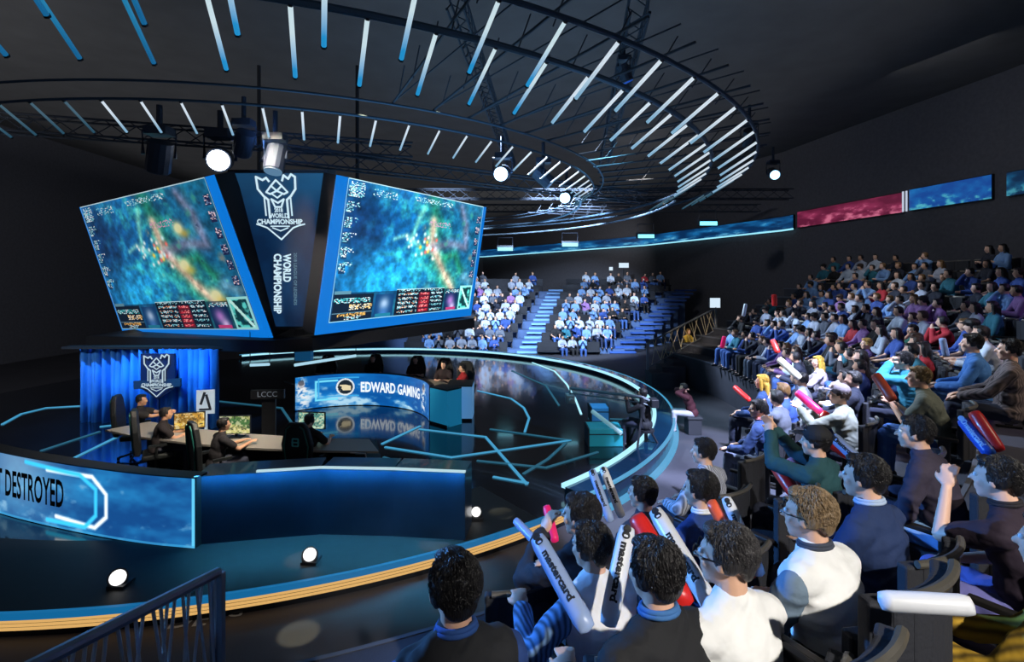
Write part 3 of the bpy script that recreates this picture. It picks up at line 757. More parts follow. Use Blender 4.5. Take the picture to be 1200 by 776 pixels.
# ---------------- blue curtain recess at the left with its sign
cr = empty('stage_curtain', (-9.3, 13.2, 0)); tag(cr, 'pleated blue stage curtain under the hanging screens at the left', 'curtain')
b = MB(); vs = []; fs = []
n = 160
for i in range(n+1):
    x = -11.3+3.9*i/n+0; yy = 13.1+.10*math.sin(i*.55)+.05*math.sin(i*1.3+1)+.25*math.cos(i/n*PI)
    for z in (0.0, .9, 1.95): vs.append((x, yy+.03*math.sin(i*.9+z*3), z))
for i in range(n):
    for k in range(2): fs.append((i*3+k, (i+1)*3+k, (i+1)*3+k+1, i*3+k+1))
b.add(vs, fs); o = b.build('drape', mat('curtain_blue', (40, 130, 230), .7, var=.3, vscale=1.2), smooth=True)
so = o.modifiers.new('s', 'SOLIDIFY'); so.thickness = .02
b = MB(); b.box((-9.35, 13.1, 1.97), (4.1, .3, .06)); o2 = b.build('rail', BLK)
under(cr, [o, o2])
def shield(fn, s, parent_parts, m, year=True, sub=True):
    """championship shield: cup-shaped outline, crossed figure, ribbon lettering. fn(x,y) places it, s = half height"""
    b = MB()
    def st(pts, w=.05):
        for a, c in zip(pts[:-1], pts[1:]):
            a = V((*a, 0)); c = V((*c, 0)); d = (c-a).normalized(); n = V((-d.y, d.x, 0))*w*.5
            q = [a-n-d*w*.3, c-n+d*w*.3, c+n+d*w*.3, a+n-d*w*.3]
            b.add([fn(p.x*s, p.y*s, 0) for p in q], [(0, 1, 2, 3)])
    st([(-.62, 1.0), (-.60, .62), (-.44, .40), (-.30, .28), (-.30, -.30)], .07); st([(.62, 1.0), (.60, .62), (.44, .40), (.30, .28), (.30, -.30)], .07)
    st([(-.62, 1.0), (-.42, .90), (-.30, .97), (-.22, .86)], .07); st([(.62, 1.0), (.50, 1.08), (.40, .94), (.26, 1.05), (.20, .88)], .07)
    st([(-.42, .36), (-.42, -.22)], .05); st([(.42, .36), (.42, -.22)], .05)
    st([(0, .9), (-.17, .72), (0, .56), (.17, .72), (0, .9)], .06); st([(-.17, .72), (-.34, .52), (-.22, .46), (0, .56)], .06); st([(.17, .72), (.34, .52), (.22, .46), (0, .56)], .06); st([(-.16, .46), (0, .34), (.16, .46)], .05); st([(-.2, .3), (0, .18), (.2, .3), (.1, .05), (-.1, .05), (-.2, .3)], .06)
    st([(-.75, -.50), (-.60, -.55), (-.42, -.62), (0, -1.0), (.42, -.62), (.60, -.55), (.80, -.50)], .05); st([(-.25, -.62), (0, -.72), (.25, -.62)], .04); st([(-.3, -.57), (.3, -.57)], .04)
    parent_parts.append(b.build('emblem', m))
    for (t, y_, sz, sx, bo) in (('2018', -.06, .17, .8, .01), ('WORLD', -.235, .20, .8, .012), ('CHAMPIONSHIP', -.43, .215, .95, .014)):
        vs, fs = text_geo(t, sz, bo*.6, sx); bb = MB(); bb.add([fn(q[0]*s, (q[1]+y_)*s, .003) for q in vs], fs); parent_parts.append(bb.build('lettering', m))
sg = empty('emblem_sign', (-8.7, 12.75, 0)); prt = []
SGC = P(184, 441, 12.6)
shield(lambda x, y, z: SGC+V((x, -z*1.0-.02, y)), .50, prt, glow('emblem_white', (205, 228, 240), .8))
b = MB(); b.prism([SGC+V((x, .02, y)) for (x, y) in ((-.42, .55), (.42, .55), (.42, -.3), (0, -.58), (-.42, -.3))], (0, 1, 0), .06); b.box((SGC.x, SGC.y+.05, SGC.z/2-.2), (.05, .05, SGC.z-.4)); prt.append(b.build('board', mat('sign_board', (20, 44, 90), .5)))
b = MB(); b.box((SGC.x, SGC.y+.025, SGC.z-.19), (1.16, .05, .20), M=Matrix.Rotation(-.06, 3, 'Y')); prt.append(b.build('banner', mat('sign_banner', (40, 70, 100), .5)))
under(sg, prt); tag(sg, 'white shield sign reading 2018 WORLD CHAMPIONSHIP in front of the blue curtain', 'sign')

# ---------------- near team's long desk, monitors and chairs
NP_, NC = arc3(V((-7.5, 10.6, 0)), V((-5.0, 9.75, 0)), V((-2.62, 9.4, 0)), 20)
nd = empty('team_desk', NP_[10].copy()); tag(nd, 'long curved grey topped desk in front of the near players', 'desk')
b = MB(); b2 = MB()
for a, c in zip(NP_[:-1], NP_[1:]):
    up = V((0, 0, .72)); n = (V((-5, 14, 0))-a).normalized(); n2 = (V((-5, 14, 0))-c).normalized()
    b.prism([a+up-n*.75, c+up-n2*.75, c+up, a+up], (0, 0, 1), .035)
    b2.prism([a-n*.05, c-n2*.05, c, a], (0, 0, 1), .72)
parts = [b.build('desk_top', mat('desk_top_grey', (150, 146, 140), .45)), b2.build('modesty_panel', BLK)]
e = NP_[-1]; b = MB(); b.prism([e+V((-.02, -.78, 0)), e+V((.30, -.78, 0)), e+V((.30, 0, 0)), e+V((-.02, 0, 0))], (0, 0, 1), .74)
for i in (4, 5, 6, 7): pass
o = b.build('end_panel', BLK)
for v_ in o.data.vertices:
    if v_.co.z > .5 and v_.co.x > e.x+.1: v_.co.x -= .16
parts.append(o); 
b = MB(); b.tube([e+V((.31, -.78, .02)), e+V((.15, -.78, .75)), e+V((-.1, -.79, .77))], .012, 6); parts.append(b.build('edge_trim', mat('trim_pale', (150, 150, 160), .4)))
under(nd, parts)
MIMG = {}
def monitor(px, py, Y, face, label, pal, w=.62):
    c = P(px, py, Y); t = empty('monitor', (c.x, c.y, .755), face)
    b = MB(); b.box((0, .02, c.z-.755), (w+.03, .035, w*.58+.03)); f = b.build('casing', BLK, t, bevel=.006)
    b = MB(); b.box((0, .08, .008), (.24, .18, .016)); b.box((0, .07, (c.z-.755)/2), (.04, .03, c.z-.755)); b.build('stand', BLK, t)
    W, H = 44, 26; img = cloud_img(W, H, int(px), pal[0], pal[1], pal[2], .5); r = fbm(W, H, 16, 9, int(px)+1, 2); blend(img, (r > .62).astype(float)*.7, (230, 220, 180)); blend(img, (r < .3).astype(float)*.6, (20, 30, 40))
    display('display', lambda uu, vv: V((-w/2+uu*w, -.002, c.z-.755+w*.29-vv*w*.58)), img, 1.0, t, 'px_mon')
    tag(t, label, 'monitor', 'monitors on the near desk'); return t
monitor(222, 493, 9.9, .35, 'monitor with an orange and yellow picture, left end of the near desk', [(150, 110, 40), (220, 160, 60), (240, 210, 90)], .50)
monitor(275, 498, 9.45, .05, 'monitor with a green and yellow game picture in front of the headset player', [(60, 110, 60), (150, 150, 80), (220, 210, 130)], .54)
monitor(365, 493, 9.6, -.1, 'monitor with a pale green picture right of the logo chair', [(60, 120, 110), (130, 190, 170), (210, 230, 200)], .50)
CHM = mat('gaming_chair_black', (26, 30, 34), .5); CHG = mat('gaming_chair_green', (30, 96, 90), .5, emit=None)
def gaming_chair(x, y, face, label, logo=False):
    t = empty('gaming_chair', (x, y, 0), face)
    b = MB(); b.box((0, .03, .46), (.5, .5, .1)); b.build('seat', CHM, t, bevel=.03)
    b = MB(); b.prism([(-.22, -.24, .5), (.22, -.24, .5), (.27, -.27, .95), (.20, -.29, 1.22), (.13, -.30, 1.32), (-.13, -.30, 1.32), (-.20, -.29, 1.22), (-.27, -.27, .95)], (0, -1, .05), .09); bk = b.build('backrest', CHM, t, bevel=.02)
    for q in (-1, 1):
        b = MB(); b.tube([(q*.17, -.345, .55), (q*.21, -.37, .93), (q*.15, -.40, 1.22), (q*.08, -.40, 1.27)], .014, 6); b.build('stripe', CHG, bk)
        b = MB(); b.box((q*.3, .02, .68), (.06, .28, .04)); b.tube([(q*.27, 0, .45), (q*.3, 0, .68)], .02, 6); b.build('armrest', CHM, t)
    b = MB(); b.tube([(0, 0, .1), (0, 0, .42)], .03, 8)
    for k in range(5): b.tube([(0, 0, .12), (.3*math.cos(k*1.2566), .3*math.sin(k*1.2566), .06)], .022, 6); b.ell((.3*math.cos(k*1.2566), .3*math.sin(k*1.2566), .035), (.03, .03, .035), nu=8, nv=6)
    b.build('base', BLK, t)
    if logo:
        b = MB()
        for (z, w_) in ((1.06, .1), (1.0, .13), (.94, .10)):
            b.box((0, -.385, z), (w_, .01, .02))
        b.box((-.05, -.385, 1.0), (.02, .01, .12)); b.box((.05, -.385, 1.0), (.02, .01, .12)); b.build('emblem', mat('emblem_teal', (90, 190, 190), .5), t)
    return tag(t, label, 'chair', 'gaming chairs at the near desk')
# ---------------- monitors' tower and white team banner
wb = P(241, 471, 11.2); t = empty('team_banner', (wb.x, wb.y, 0), .2)
b = MB(); b.box((0, 0, wb.z), (.36, .04, .52)); b.box((0, .02, wb.z/2), (.05, .04, wb.z)); b.build('board', mat('banner_white', (190, 205, 220), .5, emit=(150, 180, 210), es=.4), t)
b = MB(); b.box((-.05, -.025, wb.z+.08), (.05, .01, .28), M=Matrix.Rotation(.3, 3, 'Y')); b.box((.06, -.025, wb.z+.0), (.05, .01, .34), M=Matrix.Rotation(-.25, 3, 'Y')); b.box((0, -.025, wb.z-.16), (.24, .01, .04)); b.build('emblem', mat('banner_ink', (30, 40, 60), .5), t)
tag(t, 'small white banner board with dark emblem behind the near players', 'banner')
fs_ = P(314, 462, 11.6); t = empty('floor_sign', (fs_.x, fs_.y, 0), .1)
b = MB(); b.box((0, 0, fs_.z), (.72, .08, .20)); b.box((0, .06, fs_.z/2), (.3, .05, fs_.z)); b.build('board', BLK, t)
put_text('lettering', 'LCCC', mat('sign_grey_text', (150, 160, 175), .5, emit=(150, 170, 190), es=.15), lambda x, y, z: V((x, -.045, fs_.z+y)), t, size=.17, sx=1.0)
tag(t, 'small dark sign with pale letters on the deck behind the near desk', 'sign')
# ---------------- camera crane and cases at the right of the deck
def case(px0, px1, py0, py1, Y, depth, m, label):
    a = P(px0, py1, Y); c = P(px1, py0, Y); t = empty('equipment_case', ((a.x+c.x)/2, Y, 0))
    z0 = max(.0, a.z); b = MB(); b.box((0, depth/2, z0+(c.z-z0)/2), (c.x-a.x, depth, c.z-z0)); b.build('body', m, t, bevel=.02)
    b = MB()
    for q in (-1, 1): b.box((q*(c.x-a.x)/2, depth/2, z0+(c.z-z0)/2), (.03, depth+.02, c.z-z0+.02))
    b.box((0, -.01, z0+(c.z-z0)*.7), (c.x-a.x, .02, .02)); b.build('metal_edge', TRUSS, t)
    if z0 > .05:
        b = MB(); 
        for sx in (-1, 1):
            for sy in (.08, depth-.08): b.box((sx*(c.x-a.x)*.4, sy, z0/2), (.04, .04, z0))
        b.build('stand', BLK, t)
    tag(t, label, 'case', 'equipment on the right of the deck')
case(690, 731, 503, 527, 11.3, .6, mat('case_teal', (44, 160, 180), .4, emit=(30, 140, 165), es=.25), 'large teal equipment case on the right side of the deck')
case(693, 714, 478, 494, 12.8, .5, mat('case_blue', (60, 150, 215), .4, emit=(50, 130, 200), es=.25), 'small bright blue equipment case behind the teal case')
jb = G(752, 528, 0); t = empty('camera_crane', (jb.x, jb.y, 0)); 
b = MB()
for k in range(3): b.tube([(0, 0, .75), (.42*math.cos(k*2.1), .42*math.sin(k*2.1), .02)], .025, 6)
b.tube([(0, 0, .7), (0, 0, 1.15)], .05, 8); b.build('tripod', BLK, t)
J = V((jb.x, jb.y, 0)); tip = P(668, 455, 12.6)-J; tail = P(766, 472, 11.0)-J
b = MB(); b.tube([tip, V((0, 0, 1.15)), tail], .035, 8); b.tube([tip+V((0, 0, -.12)), V((0, 0, 1.03)), tail+V((0, 0, -.1))], .015, 6); b.build('boom', mat('boom_grey', (120, 130, 140), .4, .4), t)
b = MB(); b.box(tail, (.16, .26, .18)); b.build('counterweight', BLK, t, bevel=.02)
b = MB(); b.box(tip+V((0, 0, -.25)), (.2, .34, .2)); b.tube([tip+V((0, -.17, -.25)), tip+V((0, -.32, -.25))], .06, 10); b.tube([tip, tip+V((0, 0, -.16))], .02, 6); b.build('camera', mat('camera_grey', (150, 160, 165), .4), t, bevel=.01)
b = MB(); b.tube([P(694, 482, 11.8)-J, P(728, 508, 11.2)-J], .05, 8); b.build('white_tube', mat('tube_white', (200, 225, 235), .4, emit=(140, 200, 215), es=.3), t)
tag(t, 'camera crane with long boom on a tripod at the right of the deck', 'camera crane')

# ================================================================ hanging screens
def onplane(px, py, a, b_, c):      # where the ray through a pixel meets the plane of three corners
    n = (b_-a).cross(c-a); o = V((0, 0, CAMZ)); d = P(px, py, 10)-o
    return o+d*((a-o).dot(n)/d.dot(n))
def plane_screen(name, TL, TR, BR, BL, bez, label, strength, img):
    ctr = (TL+TR+BR+BL)/4; n = (TR-TL).cross(BL-TL).normalized()
    if n.dot(V((0, 0, CAMZ))-ctr) < 0: n = -n
    t = empty(name, (ctr.x, ctr.y, min(BR.z, BL.z)))
    def f(u, v, d=0.0): return TL*(1-u)*(1-v)+TR*u*(1-v)+BL*(1-u)*v+BR*u*v+n*d
    b = MB(); b.prism([f(0, 0, -.02), f(1, 0, -.02), f(1, 1, -.02), f(0, 1, -.02)], -n, .45); parts = [b.build('housing', BLK)]
    l, tp, r, bt = bez
    b = MB(); fr = [(0, 0, l, 1), (1-r, 0, 1, 1), (l, 0, 1-r, tp), (l, 1-bt, 1-r, 1)]
    for (a, c, d, e) in fr:
        if d-a > 1e-4 and e-c > 1e-4: b.prism([f(a, c), f(d, c), f(d, e), f(a, e)], -n, .03)
    parts.append(b.build('blue_frame', glow('screen_frame_blue', (8, 118, 214), 1.0)))
    def dm(u, v): return f(l+(1-l-r)*u, tp+(1-tp-bt)*v, .01)
    parts.append(display('display', dm, img, strength, mname='px_'+name+str(int(ctr.x*10)))); under(t, parts)
    return tag(t, label, 'screen', 'big screens hanging over the stage')
GI = game_img()
LTL, LTR = P(93, 243, 15.8), P(250, 205, 11.0)
LBR = P(319, 396, 12.1); LBL = onplane(145, 393, LTL, LTR, LBR)
dark = game_img(flashes=True)*.85; dark[..., 0] *= 1.05  # oblique-view dimming put into the left picture's colours
plane_screen('hanging_screen', LTL, LTR, LBR, LBL, (.012, .0, .045, .055), 'left hanging screen showing a game picture dimmed for its slanted view, blue edge below', 1.1, dark)
RTL, RTR = P(395, 205, 11.0), P(570, 243, 15.6)
RBL = P(369, 393, 11.5); RBR = onplane(552, 370, RTL, RTR, RBL)
plane_screen('hanging_screen', RTL, RTR, RBR, RBL, (.055, .0, .028, .072), 'right hanging screen showing a bright blue game picture', 1.35, GI)
# centre logo panel
CTL, CTR, CBR, CBL = P(266, 199, 11.4), P(385, 199, 11.4), P(362, 386, 12.2), P(322, 386, 12.2)
t = empty('logo_panel', ((CTL.x+CTR.x)/2, 12, CBL.z)); n = (CTR-CTL).cross(CBL-CTL).normalized(); n = -n if n.y > 0 else n
def cf(u, v, d=0.0): return CTL*(1-u)*(1-v)+CTR*u*(1-v)+CBL*(1-u)*v+CBR*u*v+n*d
b = MB(); b.prism([cf(0, 0), cf(1, 0), cf(1, 1), cf(0, 1)], -n, .5); parts = [b.build('housing', BLK)]
W, H = 60, 90; img = cloud_img(W, H, 90, (8, 34, 66), (14, 66, 112)); 
yy_, xx_ = np.mgrid[0:H, 0:W]; blend(img, np.exp(-((yy_/H)/.22)**2)*.5, (40, 100, 140)); 
parts.append(display('display', lambda u, v: cf(.04+.92*u, .02+.96*v, .015), img, .9, mname='px_logo'))
uu_ = (CTR-CTL).normalized(); vv_ = n.cross(uu_); vv_ = -vv_ if vv_.z < 0 else vv_
LC = P(329, 244, 11.65); d_ = (LC-CTL).dot(n); LC = LC-n*(d_-.05)
WH = glow('emblem_bright', (205, 232, 245), 1.0)
shield(lambda x, y, z: LC+uu_*x+vv_*y+n*z, .70, parts, WH)
def vtext(s, px, y0, y1, capw, m, bold=.01):
    a = onplane(px, y0, CTL, CTR, CBL)+n*.05; e_ = onplane(px, y1, CTL, CTR, CBL)+n*.05
    vs, fs = text_geo(s, capw/.7, bold, 1.0); x0 = min(q[0] for q in vs); k = (e_-a).length/(max(q[0] for q in vs)-x0); dn = (e_-a).normalized(); b = MB()
    b.add([a+uu_*q[1]+dn*(q[0]-x0)*k for q in vs], fs); parts.append(b.build('lettering', m))
vtext('WORLD', 337, 297, 330, .165, WH); vtext('CHAMPIONSHIP', 326, 297, 367, .165, WH)
vtext('2018 LEAGUE OF LEGENDS', 347, 296, 357, .07, glow('emblem_dim', (110, 150, 170), .7), .002)
under(t, parts); tag(t, 'dark blue centre panel with white championship shield between the two screens', 'sign')
# dark base box under the screens and support frame above
t = empty('screen_cradle', (-5.2, 13.2, 1.9)); parts = []
b = MB(); top = [P(100, 392, 16.2), P(322, 397, 12.25), P(366, 395, 11.8), P(556, 372, 15.7), P(470, 372, 19), P(160, 372, 19)]
b.prism([p-V((0, 0, 0)) for p in [P(100, 394, 16.4), P(322, 399, 12.0), P(366, 396, 11.6), P(556, 373, 15.9), V((-4, 17.5, 2.6)), V((-11, 17.5, 2.3))]], (0, 0, -1), .30); parts.append(b.build('base', BLK))
b = MB()
for (x, y) in ((-8.5, 17.2), (-5.2, 17.2)):
    b = MB(); b.tube([(x, y, 2.3), (x, y, 10.9)], .06, 8); parts.append(b.build('hanger_pole', BLK))
under(t, parts); tag(t, 'dark cradle and poles carrying the hanging screens', 'screen mount')
# second small blue-lit box under it
q = P(356, 412, 13.0); t = empty('light_box', (q.x, q.y, q.z)); b = MB(); b.box((0, 0, 0), (.42, .2, .45)); b.build('body', mat('lb', (20, 80, 120), .5, emit=(20, 90, 140), es=.4), t, bevel=.01)
b = MB(); b.tube([(0, 0, .2), (0, 0, .5)], .03, 6); b.build('bracket', BLK, t); tag(t, 'small blue lit box under the middle of the hanging screens', 'light box')
# light bars above the near team
for (x0, y0, Y0, x1, y1, Y1, wh) in ((345, 428, 12.2, 417, 417, 13.2, 'behind the logo chair'), (293, 428, 12.6, 316, 427, 12.7, 'left of the small blue lit box')):
    a = P(x0, y0, Y0); c = P(x1, y1, Y1); m_ = (a+c)/2; t = empty('light_bar', m_)
    b = MB(); b.tube([a-m_, c-m_], .035, 8); b.build('tube', glow('bar_white', (170, 215, 235), 1.0), t)
    b = MB(); b.tube([a-m_+V((0, 0, .03)), a-m_+V((0, 0, 1.0))], .01, 5); b.tube([c-m_+V((0, 0, .03)), c-m_+V((0, 0, 1.0))], .01, 5); b.build('hanging_cable', BLK, t)
    tag(t, 'slim white light bar hanging '+wh, 'light', 'light bars under the screens')

# ================================================================ ceiling rings
def tube_mat(nm, top, bot, s):
    m = bpy.data.materials.new(nm); m.use_nodes = True; nt = m.node_tree; b = nt.nodes['Principled BSDF']
    b.inputs['Base Color'].default_value = (.05, .05, .05, 1)
    tc = nt.nodes.new('ShaderNodeTexCoord'); sp = nt.nodes.new('ShaderNodeSeparateXYZ'); nt.links.new(tc.outputs['Generated'], sp.inputs[0])
    cr_ = nt.nodes.new('ShaderNodeValToRGB'); cr_.color_ramp.elements[0].color = (*lin(bot), 1); cr_.color_ramp.elements[0].position = .15; cr_.color_ramp.elements[1].color = (*lin(top), 1); cr_.color_ramp.elements[1].position = .6
    nt.links.new(sp.outputs[2], cr_.inputs[0]); nt.links.new(cr_.outputs[0], b.inputs['Emission Color']); b.inputs['Emission Strength'].default_value = s
    return m
TM = [tube_mat('led_tube_blue', (34, 126, 172), (20, 100, 150), .9), tube_mat('led_tube_mix', (200, 222, 230), (30, 140, 200), 1.0), tube_mat('led_tube_pale', (214, 228, 240), (130, 175, 205), .95), tube_mat('led_tube_dim', (84, 120, 140), (50, 96, 120), .6)]
def led_tube(r0, z0, dr, dz, a, m, rad, label, group):
    p0 = pol(r0, a, z0); p1 = pol(r0+dr, a, z0+dz); c = (p0+p1)/2
    b = MB(); b.tube([p0, p1], rad, 6, mi=0)
    e_ = (p1-p0).normalized(); b.tube([p0-e_*.02, p0], rad*1.25, 6, mi=1); b.tube([p1, p1+e_*.03], rad*1.25, 6, mi=1)
    o = b.build('led_tube', [m, BLK], loc=c); return tag(o, label, 'light tube', group)
NT = 94
RINGS = [('inner ring', 8.05, 6.03, .50, .32, .019, 0.0), ('lower row of the outer ring', 10.8, 6.05, .74, .46, .026, .08), ('upper row of the outer ring', 11.75, 6.05, .74, .46, .026, .5)]
for (nm, r, z, dr, dz, rad, ph) in RINGS:
    vis = []
    for i in range(NT):
        a = -140+(i+ph)*360/NT
        p = pol(r, a, z); q = pol(r+dr, a, z+dz)
        if p.y < 1: continue
        x, y = pix(p); x2, y2 = pix(q)
        if max(x, x2) < -5 or max(y, y2) < -2 or x > 1205: continue
        if a > (6 if 'outer' in nm else 2) and a < 220: continue
        vis.append((a, x, y))
    for k, (a, x, y) in enumerate(vis):
        mi = 0 if x < 215 and nm != 'inner ring' else 1
        if nm == 'inner ring': mi = 2 if x > 120 else 3
        if x > 640: mi = 2
        if a > -8: mi = 3
        w_ = 'blue glowing' if mi == 0 else 'white and blue glowing' if mi == 1 else 'pale glowing' if mi == 2 else 'faint glowing'
        n_ = k+1; od = ORD[k] if k < 30 else ('thirty-'+ORD[k-30] if k < 39 else 'number %d' % n_)
        led_tube(r, z, dr, dz, a, TM[mi], rad, '%s light tube, %s, %s from left' % (w_, nm, od), 'light tubes of the '+nm)
# ring rails, radial braces and mesh panels
RINGM = mat('ring_rail_metal', (62, 84, 104), .6, .2)
def ring(r, z, rad, label, a0=-145, a1=75):
    b = MB(); b.tube([pol(r, a0+(a1-a0)*i/90, z) for i in range(91)], rad, 8); o = b.build('ring_rail', RINGM, loc=pol(r, (a0+a1)/2, z)); return tag(o, label, 'ring rail', 'ceiling ring rails')
ring(8.58, 6.375, .022, 'thin curved ceiling rail over the inner ring of tubes'); ring(8.85, 6.55, .02, 'thinner curved ceiling rail outside the inner ring of tubes'); ring(11.57, 6.545, .045, 'thick curved ceiling rail above the lower row of outer tubes'); ring(12.52, 6.54, .035, 'outermost curved ceiling rail beyond the outer tubes')
for (r_, z_, a0_, a1_, lb) in ((10.95, 6.02, -6, 78, 'far curved outer ceiling rail with painted-in blue light'), (8.2, 6.0, -10, 78, 'far curved inner ceiling rail with painted-in blue light')):
    b = MB(); b.tube([pol(r_, a0_+(a1_-a0_)*i/60, z_) for i in range(61)], .035, 6); tag(b.build('ring_rail', mat('rail_painted_lit', (150, 175, 195), .35, .6), loc=pol(r_, 30, z_)), lb, 'ring rail', 'ceiling ring rails')  # paler than the other rails, blue light put into the steel colour
b = MB()
MESH = mat('perforated_mesh', (70, 92, 108), .5, .4)
nt = MESH.node_tree; tc = nt.nodes.new('ShaderNodeTexCoord'); vo = nt.nodes.new('ShaderNodeTexVoronoi'); vo.inputs['Scale'].default_value = 14; vo.inputs['Randomness'].default_value = 0; gt = nt.nodes.new('ShaderNodeMath'); gt.operation = 'GREATER_THAN'; gt.inputs[1].default_value = .33
nt.links.new(tc.outputs['Object'], vo.inputs['Vector']); nt.links.new(vo.outputs['Distance'], gt.inputs[0]); nt.links.new(gt.outputs[0], nt.nodes['Principled BSDF'].inputs['Alpha'])
for (a0, a1, wh) in ((-97, -88, 'left'), (-87.5, -79, 'middle'), (-78.5, -70, 'right')):
    b = MB()
    for i in range(12):
        s0 = a0+(a1-a0)*i/12; s1 = a0+(a1-a0)*(i+1)/12
        b.add([pol(11.2, s0, 6.72), pol(11.2, s1, 6.72), pol(12.6, s1, 6.86), pol(12.6, s0, 6.86)], [(0, 1, 2, 3)])
    o = b.build('mesh_panel', MESH, loc=pol(11.6, (a0+a1)/2, 6.4)); so = o.modifiers.new('s', 'SOLIDIFY'); so.thickness = .02; tag(o, wh+' perforated metal panel between the outer ceiling rails', 'panel', 'perforated ceiling panels')
k = 0
for a in np.arange(-62, 42, 4.6):
    b = MB(); b.tube([pol(8.75, a, 6.58), pol(12.75, a, 6.78)], .02, 6); b.tube([pol(8.75, a, 6.6), pol(12.75, a+3.0, 6.9)], .012, 5)
    for j in range(5): b.tube([pol(9.2+j*.75, a, 6.6), pol(9.2+j*.75+.3, a, 6.95)], .010, 5)
    o = b.build('ceiling_brace', TRUSS, loc=pol(10.6, a, 6.5)); tag(o, 'metal brace spanning the inner and outer ceiling rings, %s from the left' % ORD[k], 'brace', 'braces of the ceiling rings'); k += 1
def truss(p0, p1, s, label):
    p0 = V(p0); p1 = V(p1); d = (p1-p0).normalized(); a = d.cross(V((0, 0, 1))).normalized()*s/2; u_ = V((0, 0, s/2)); b = MB()
    cs = [a+u_, a-u_, -a-u_, -a+u_]
    for c in cs: b.tube([p0+c, p1+c], .025, 6)
    n_ = int((p1-p0).length/(s*1.3))
    for i in range(n_):
        q0 = p0+(p1-p0)*i/n_; q1 = p0+(p1-p0)*(i+1)/n_
        for j in range(4): b.tube([q0+cs[j], q1+cs[(j+1) % 4]], .012, 5)
    o = b.build('ceiling_truss', TRUSS, loc=(p0+p1)/2); tag(o, label, 'truss', 'straight ceiling trusses')
truss((-14, 9.5, 6.9), (-2.5, 12.8, 6.9), .35, 'dark truss above the left hanging screen'); truss((-5.5, 11.2, 6.5), (4.5, 17.5, 6.5), .35, 'dark truss running back to the right beside the two blue lamps')
truss((-6, 22, 7.4), (12, 22, 7.4), .4, 'far truss crossing above the right of the stage'); truss((-8, 29, 7.8), (14, 29, 7.8), .4, 'farthest truss crossing above the audience')

truss((2.0, 8.0, 8.0), (3.4, 19, 8.0), .3, 'high truss running back over the right of the stage'); truss((-1.0, 9.0, 8.6), (0.0, 22, 8.6), .3, 'high truss running back over the middle of the stage')
# moving lamps
LBM = mat('lamp_body', (46, 54, 70), .4, .2)
def moving_light(px, py, Y, r, aim, label, col, s, hang=.55):
    p = P(px, py, Y); t = empty('moving_light', p); ax = (V(aim)-p).normalized(); sd = ax.cross(V((0, 0, 1))).normalized()
    b = MB(); b.tube([-ax*r*2.6, -ax*r*1.6, V((0, 0, 0))], r*1.0, 14); b.build('lamp_head', LBM, t, smooth=False)
    b = MB(); b.tube([V((0, 0, 0)), ax*.03], r*.86, 18); b.build('lens', glow('lens_%s' % px, col, s), t)
    b = MB(); c = -ax*r*1.3; b.tube([c+sd*r*1.2, c+sd*r*1.25+V((0, 0, r*2)), c-sd*r*1.25+V((0, 0, r*2)), c-sd*r*1.2], r*.16, 6); b.tube([c+V((0, 0, r*2)), c+V((0, 0, r*2+hang))], r*.25, 8); b.box(c+V((0, 0, r*2.2)), (r*2, r*1.4, r*.7)); b.build('yoke', LBM, t)
    return tag(t, label, 'stage lamp', 'stage lamps under the ceiling')
CAMP = (0, 0, CAMZ)
moving_light(256, 188, 10.5, .24, (-1.5, 0, 3.2), 'large blinding white stage lamp above the left hanging screen', (235, 245, 255), 12)
moving_light(587, 204, 13, .20, (-2.2, 0, 2.5), 'bright blue white stage lamp, first right of the screens', (190, 225, 255), 8)
moving_light(662, 232, 15.5, .18, (-3, 2, 2), 'bright blue white stage lamp, second right of the screens', (170, 215, 255), 8)
moving_light(908, 205, 17, .17, (5, 0, 0), 'small blue white stage lamp at the far right of the ceiling', (150, 215, 255), 6)
moving_light(320, 200, 9.8, .19, (-4.8, 8, .0), 'unlit grey stage lamp in front of the logo panel', (120, 170, 210), .5)  # lens given a faint glow although this lamp is off
moving_light(645, 215, 14, .20, (8, 14, 0), 'unlit grey lamp between the two blue lamps', (90, 130, 190), .5)  # lens glow put in here too, lamp itself off
moving_light(735, 45+50, 9.5, .12, (6, 12, 0), 'small dim blue lamp among the upper right light tubes', (30, 80, 190), .8)
moving_light(877, 172, 14, .18, (8, 20, 0), 'dark lamp left of the far right blue lamp', (20, 60, 90), .5)
moving_light(185, 200, 10.0, .22, (-9, 12, 0), 'dark lamp left of the blinding white lamp', (14, 24, 40), .3)
moving_light(283, 180, 10.2, .18, (-9, 14, 0), 'dark lamp right of the blinding white lamp', (14, 24, 60), .3)
# wide wash lights at the far right of the stage
for i, (px, py, Y) in enumerate(((668, 287, 30), (757, 277, 29), (830, 262, 27), (592, 292, 31))):
    p = P(px, py, Y); t = empty('wash_light', p)
    b = MB(); b.box((0, .12, .06), (1.0, .3, .34)); b.tube([(-.45, .1, .2), (-.45, .1, .7), (.45, .1, .7), (.45, .1, .2)], .03, 6); b.build('housing', LBM, t, bevel=.02)
    b = MB(); b.box((0, -.04, .0), (.9, .05, .2)); b.build('lens', glow('wash_lens', (120, 225, 250), 2.2), t)
    tag(t, 'wide cyan wash light above the far audience, %s of four from the left' % ['second', 'third', 'rightmost', 'leftmost'][i], 'stage lamp', 'cyan wash lights over the far stand')

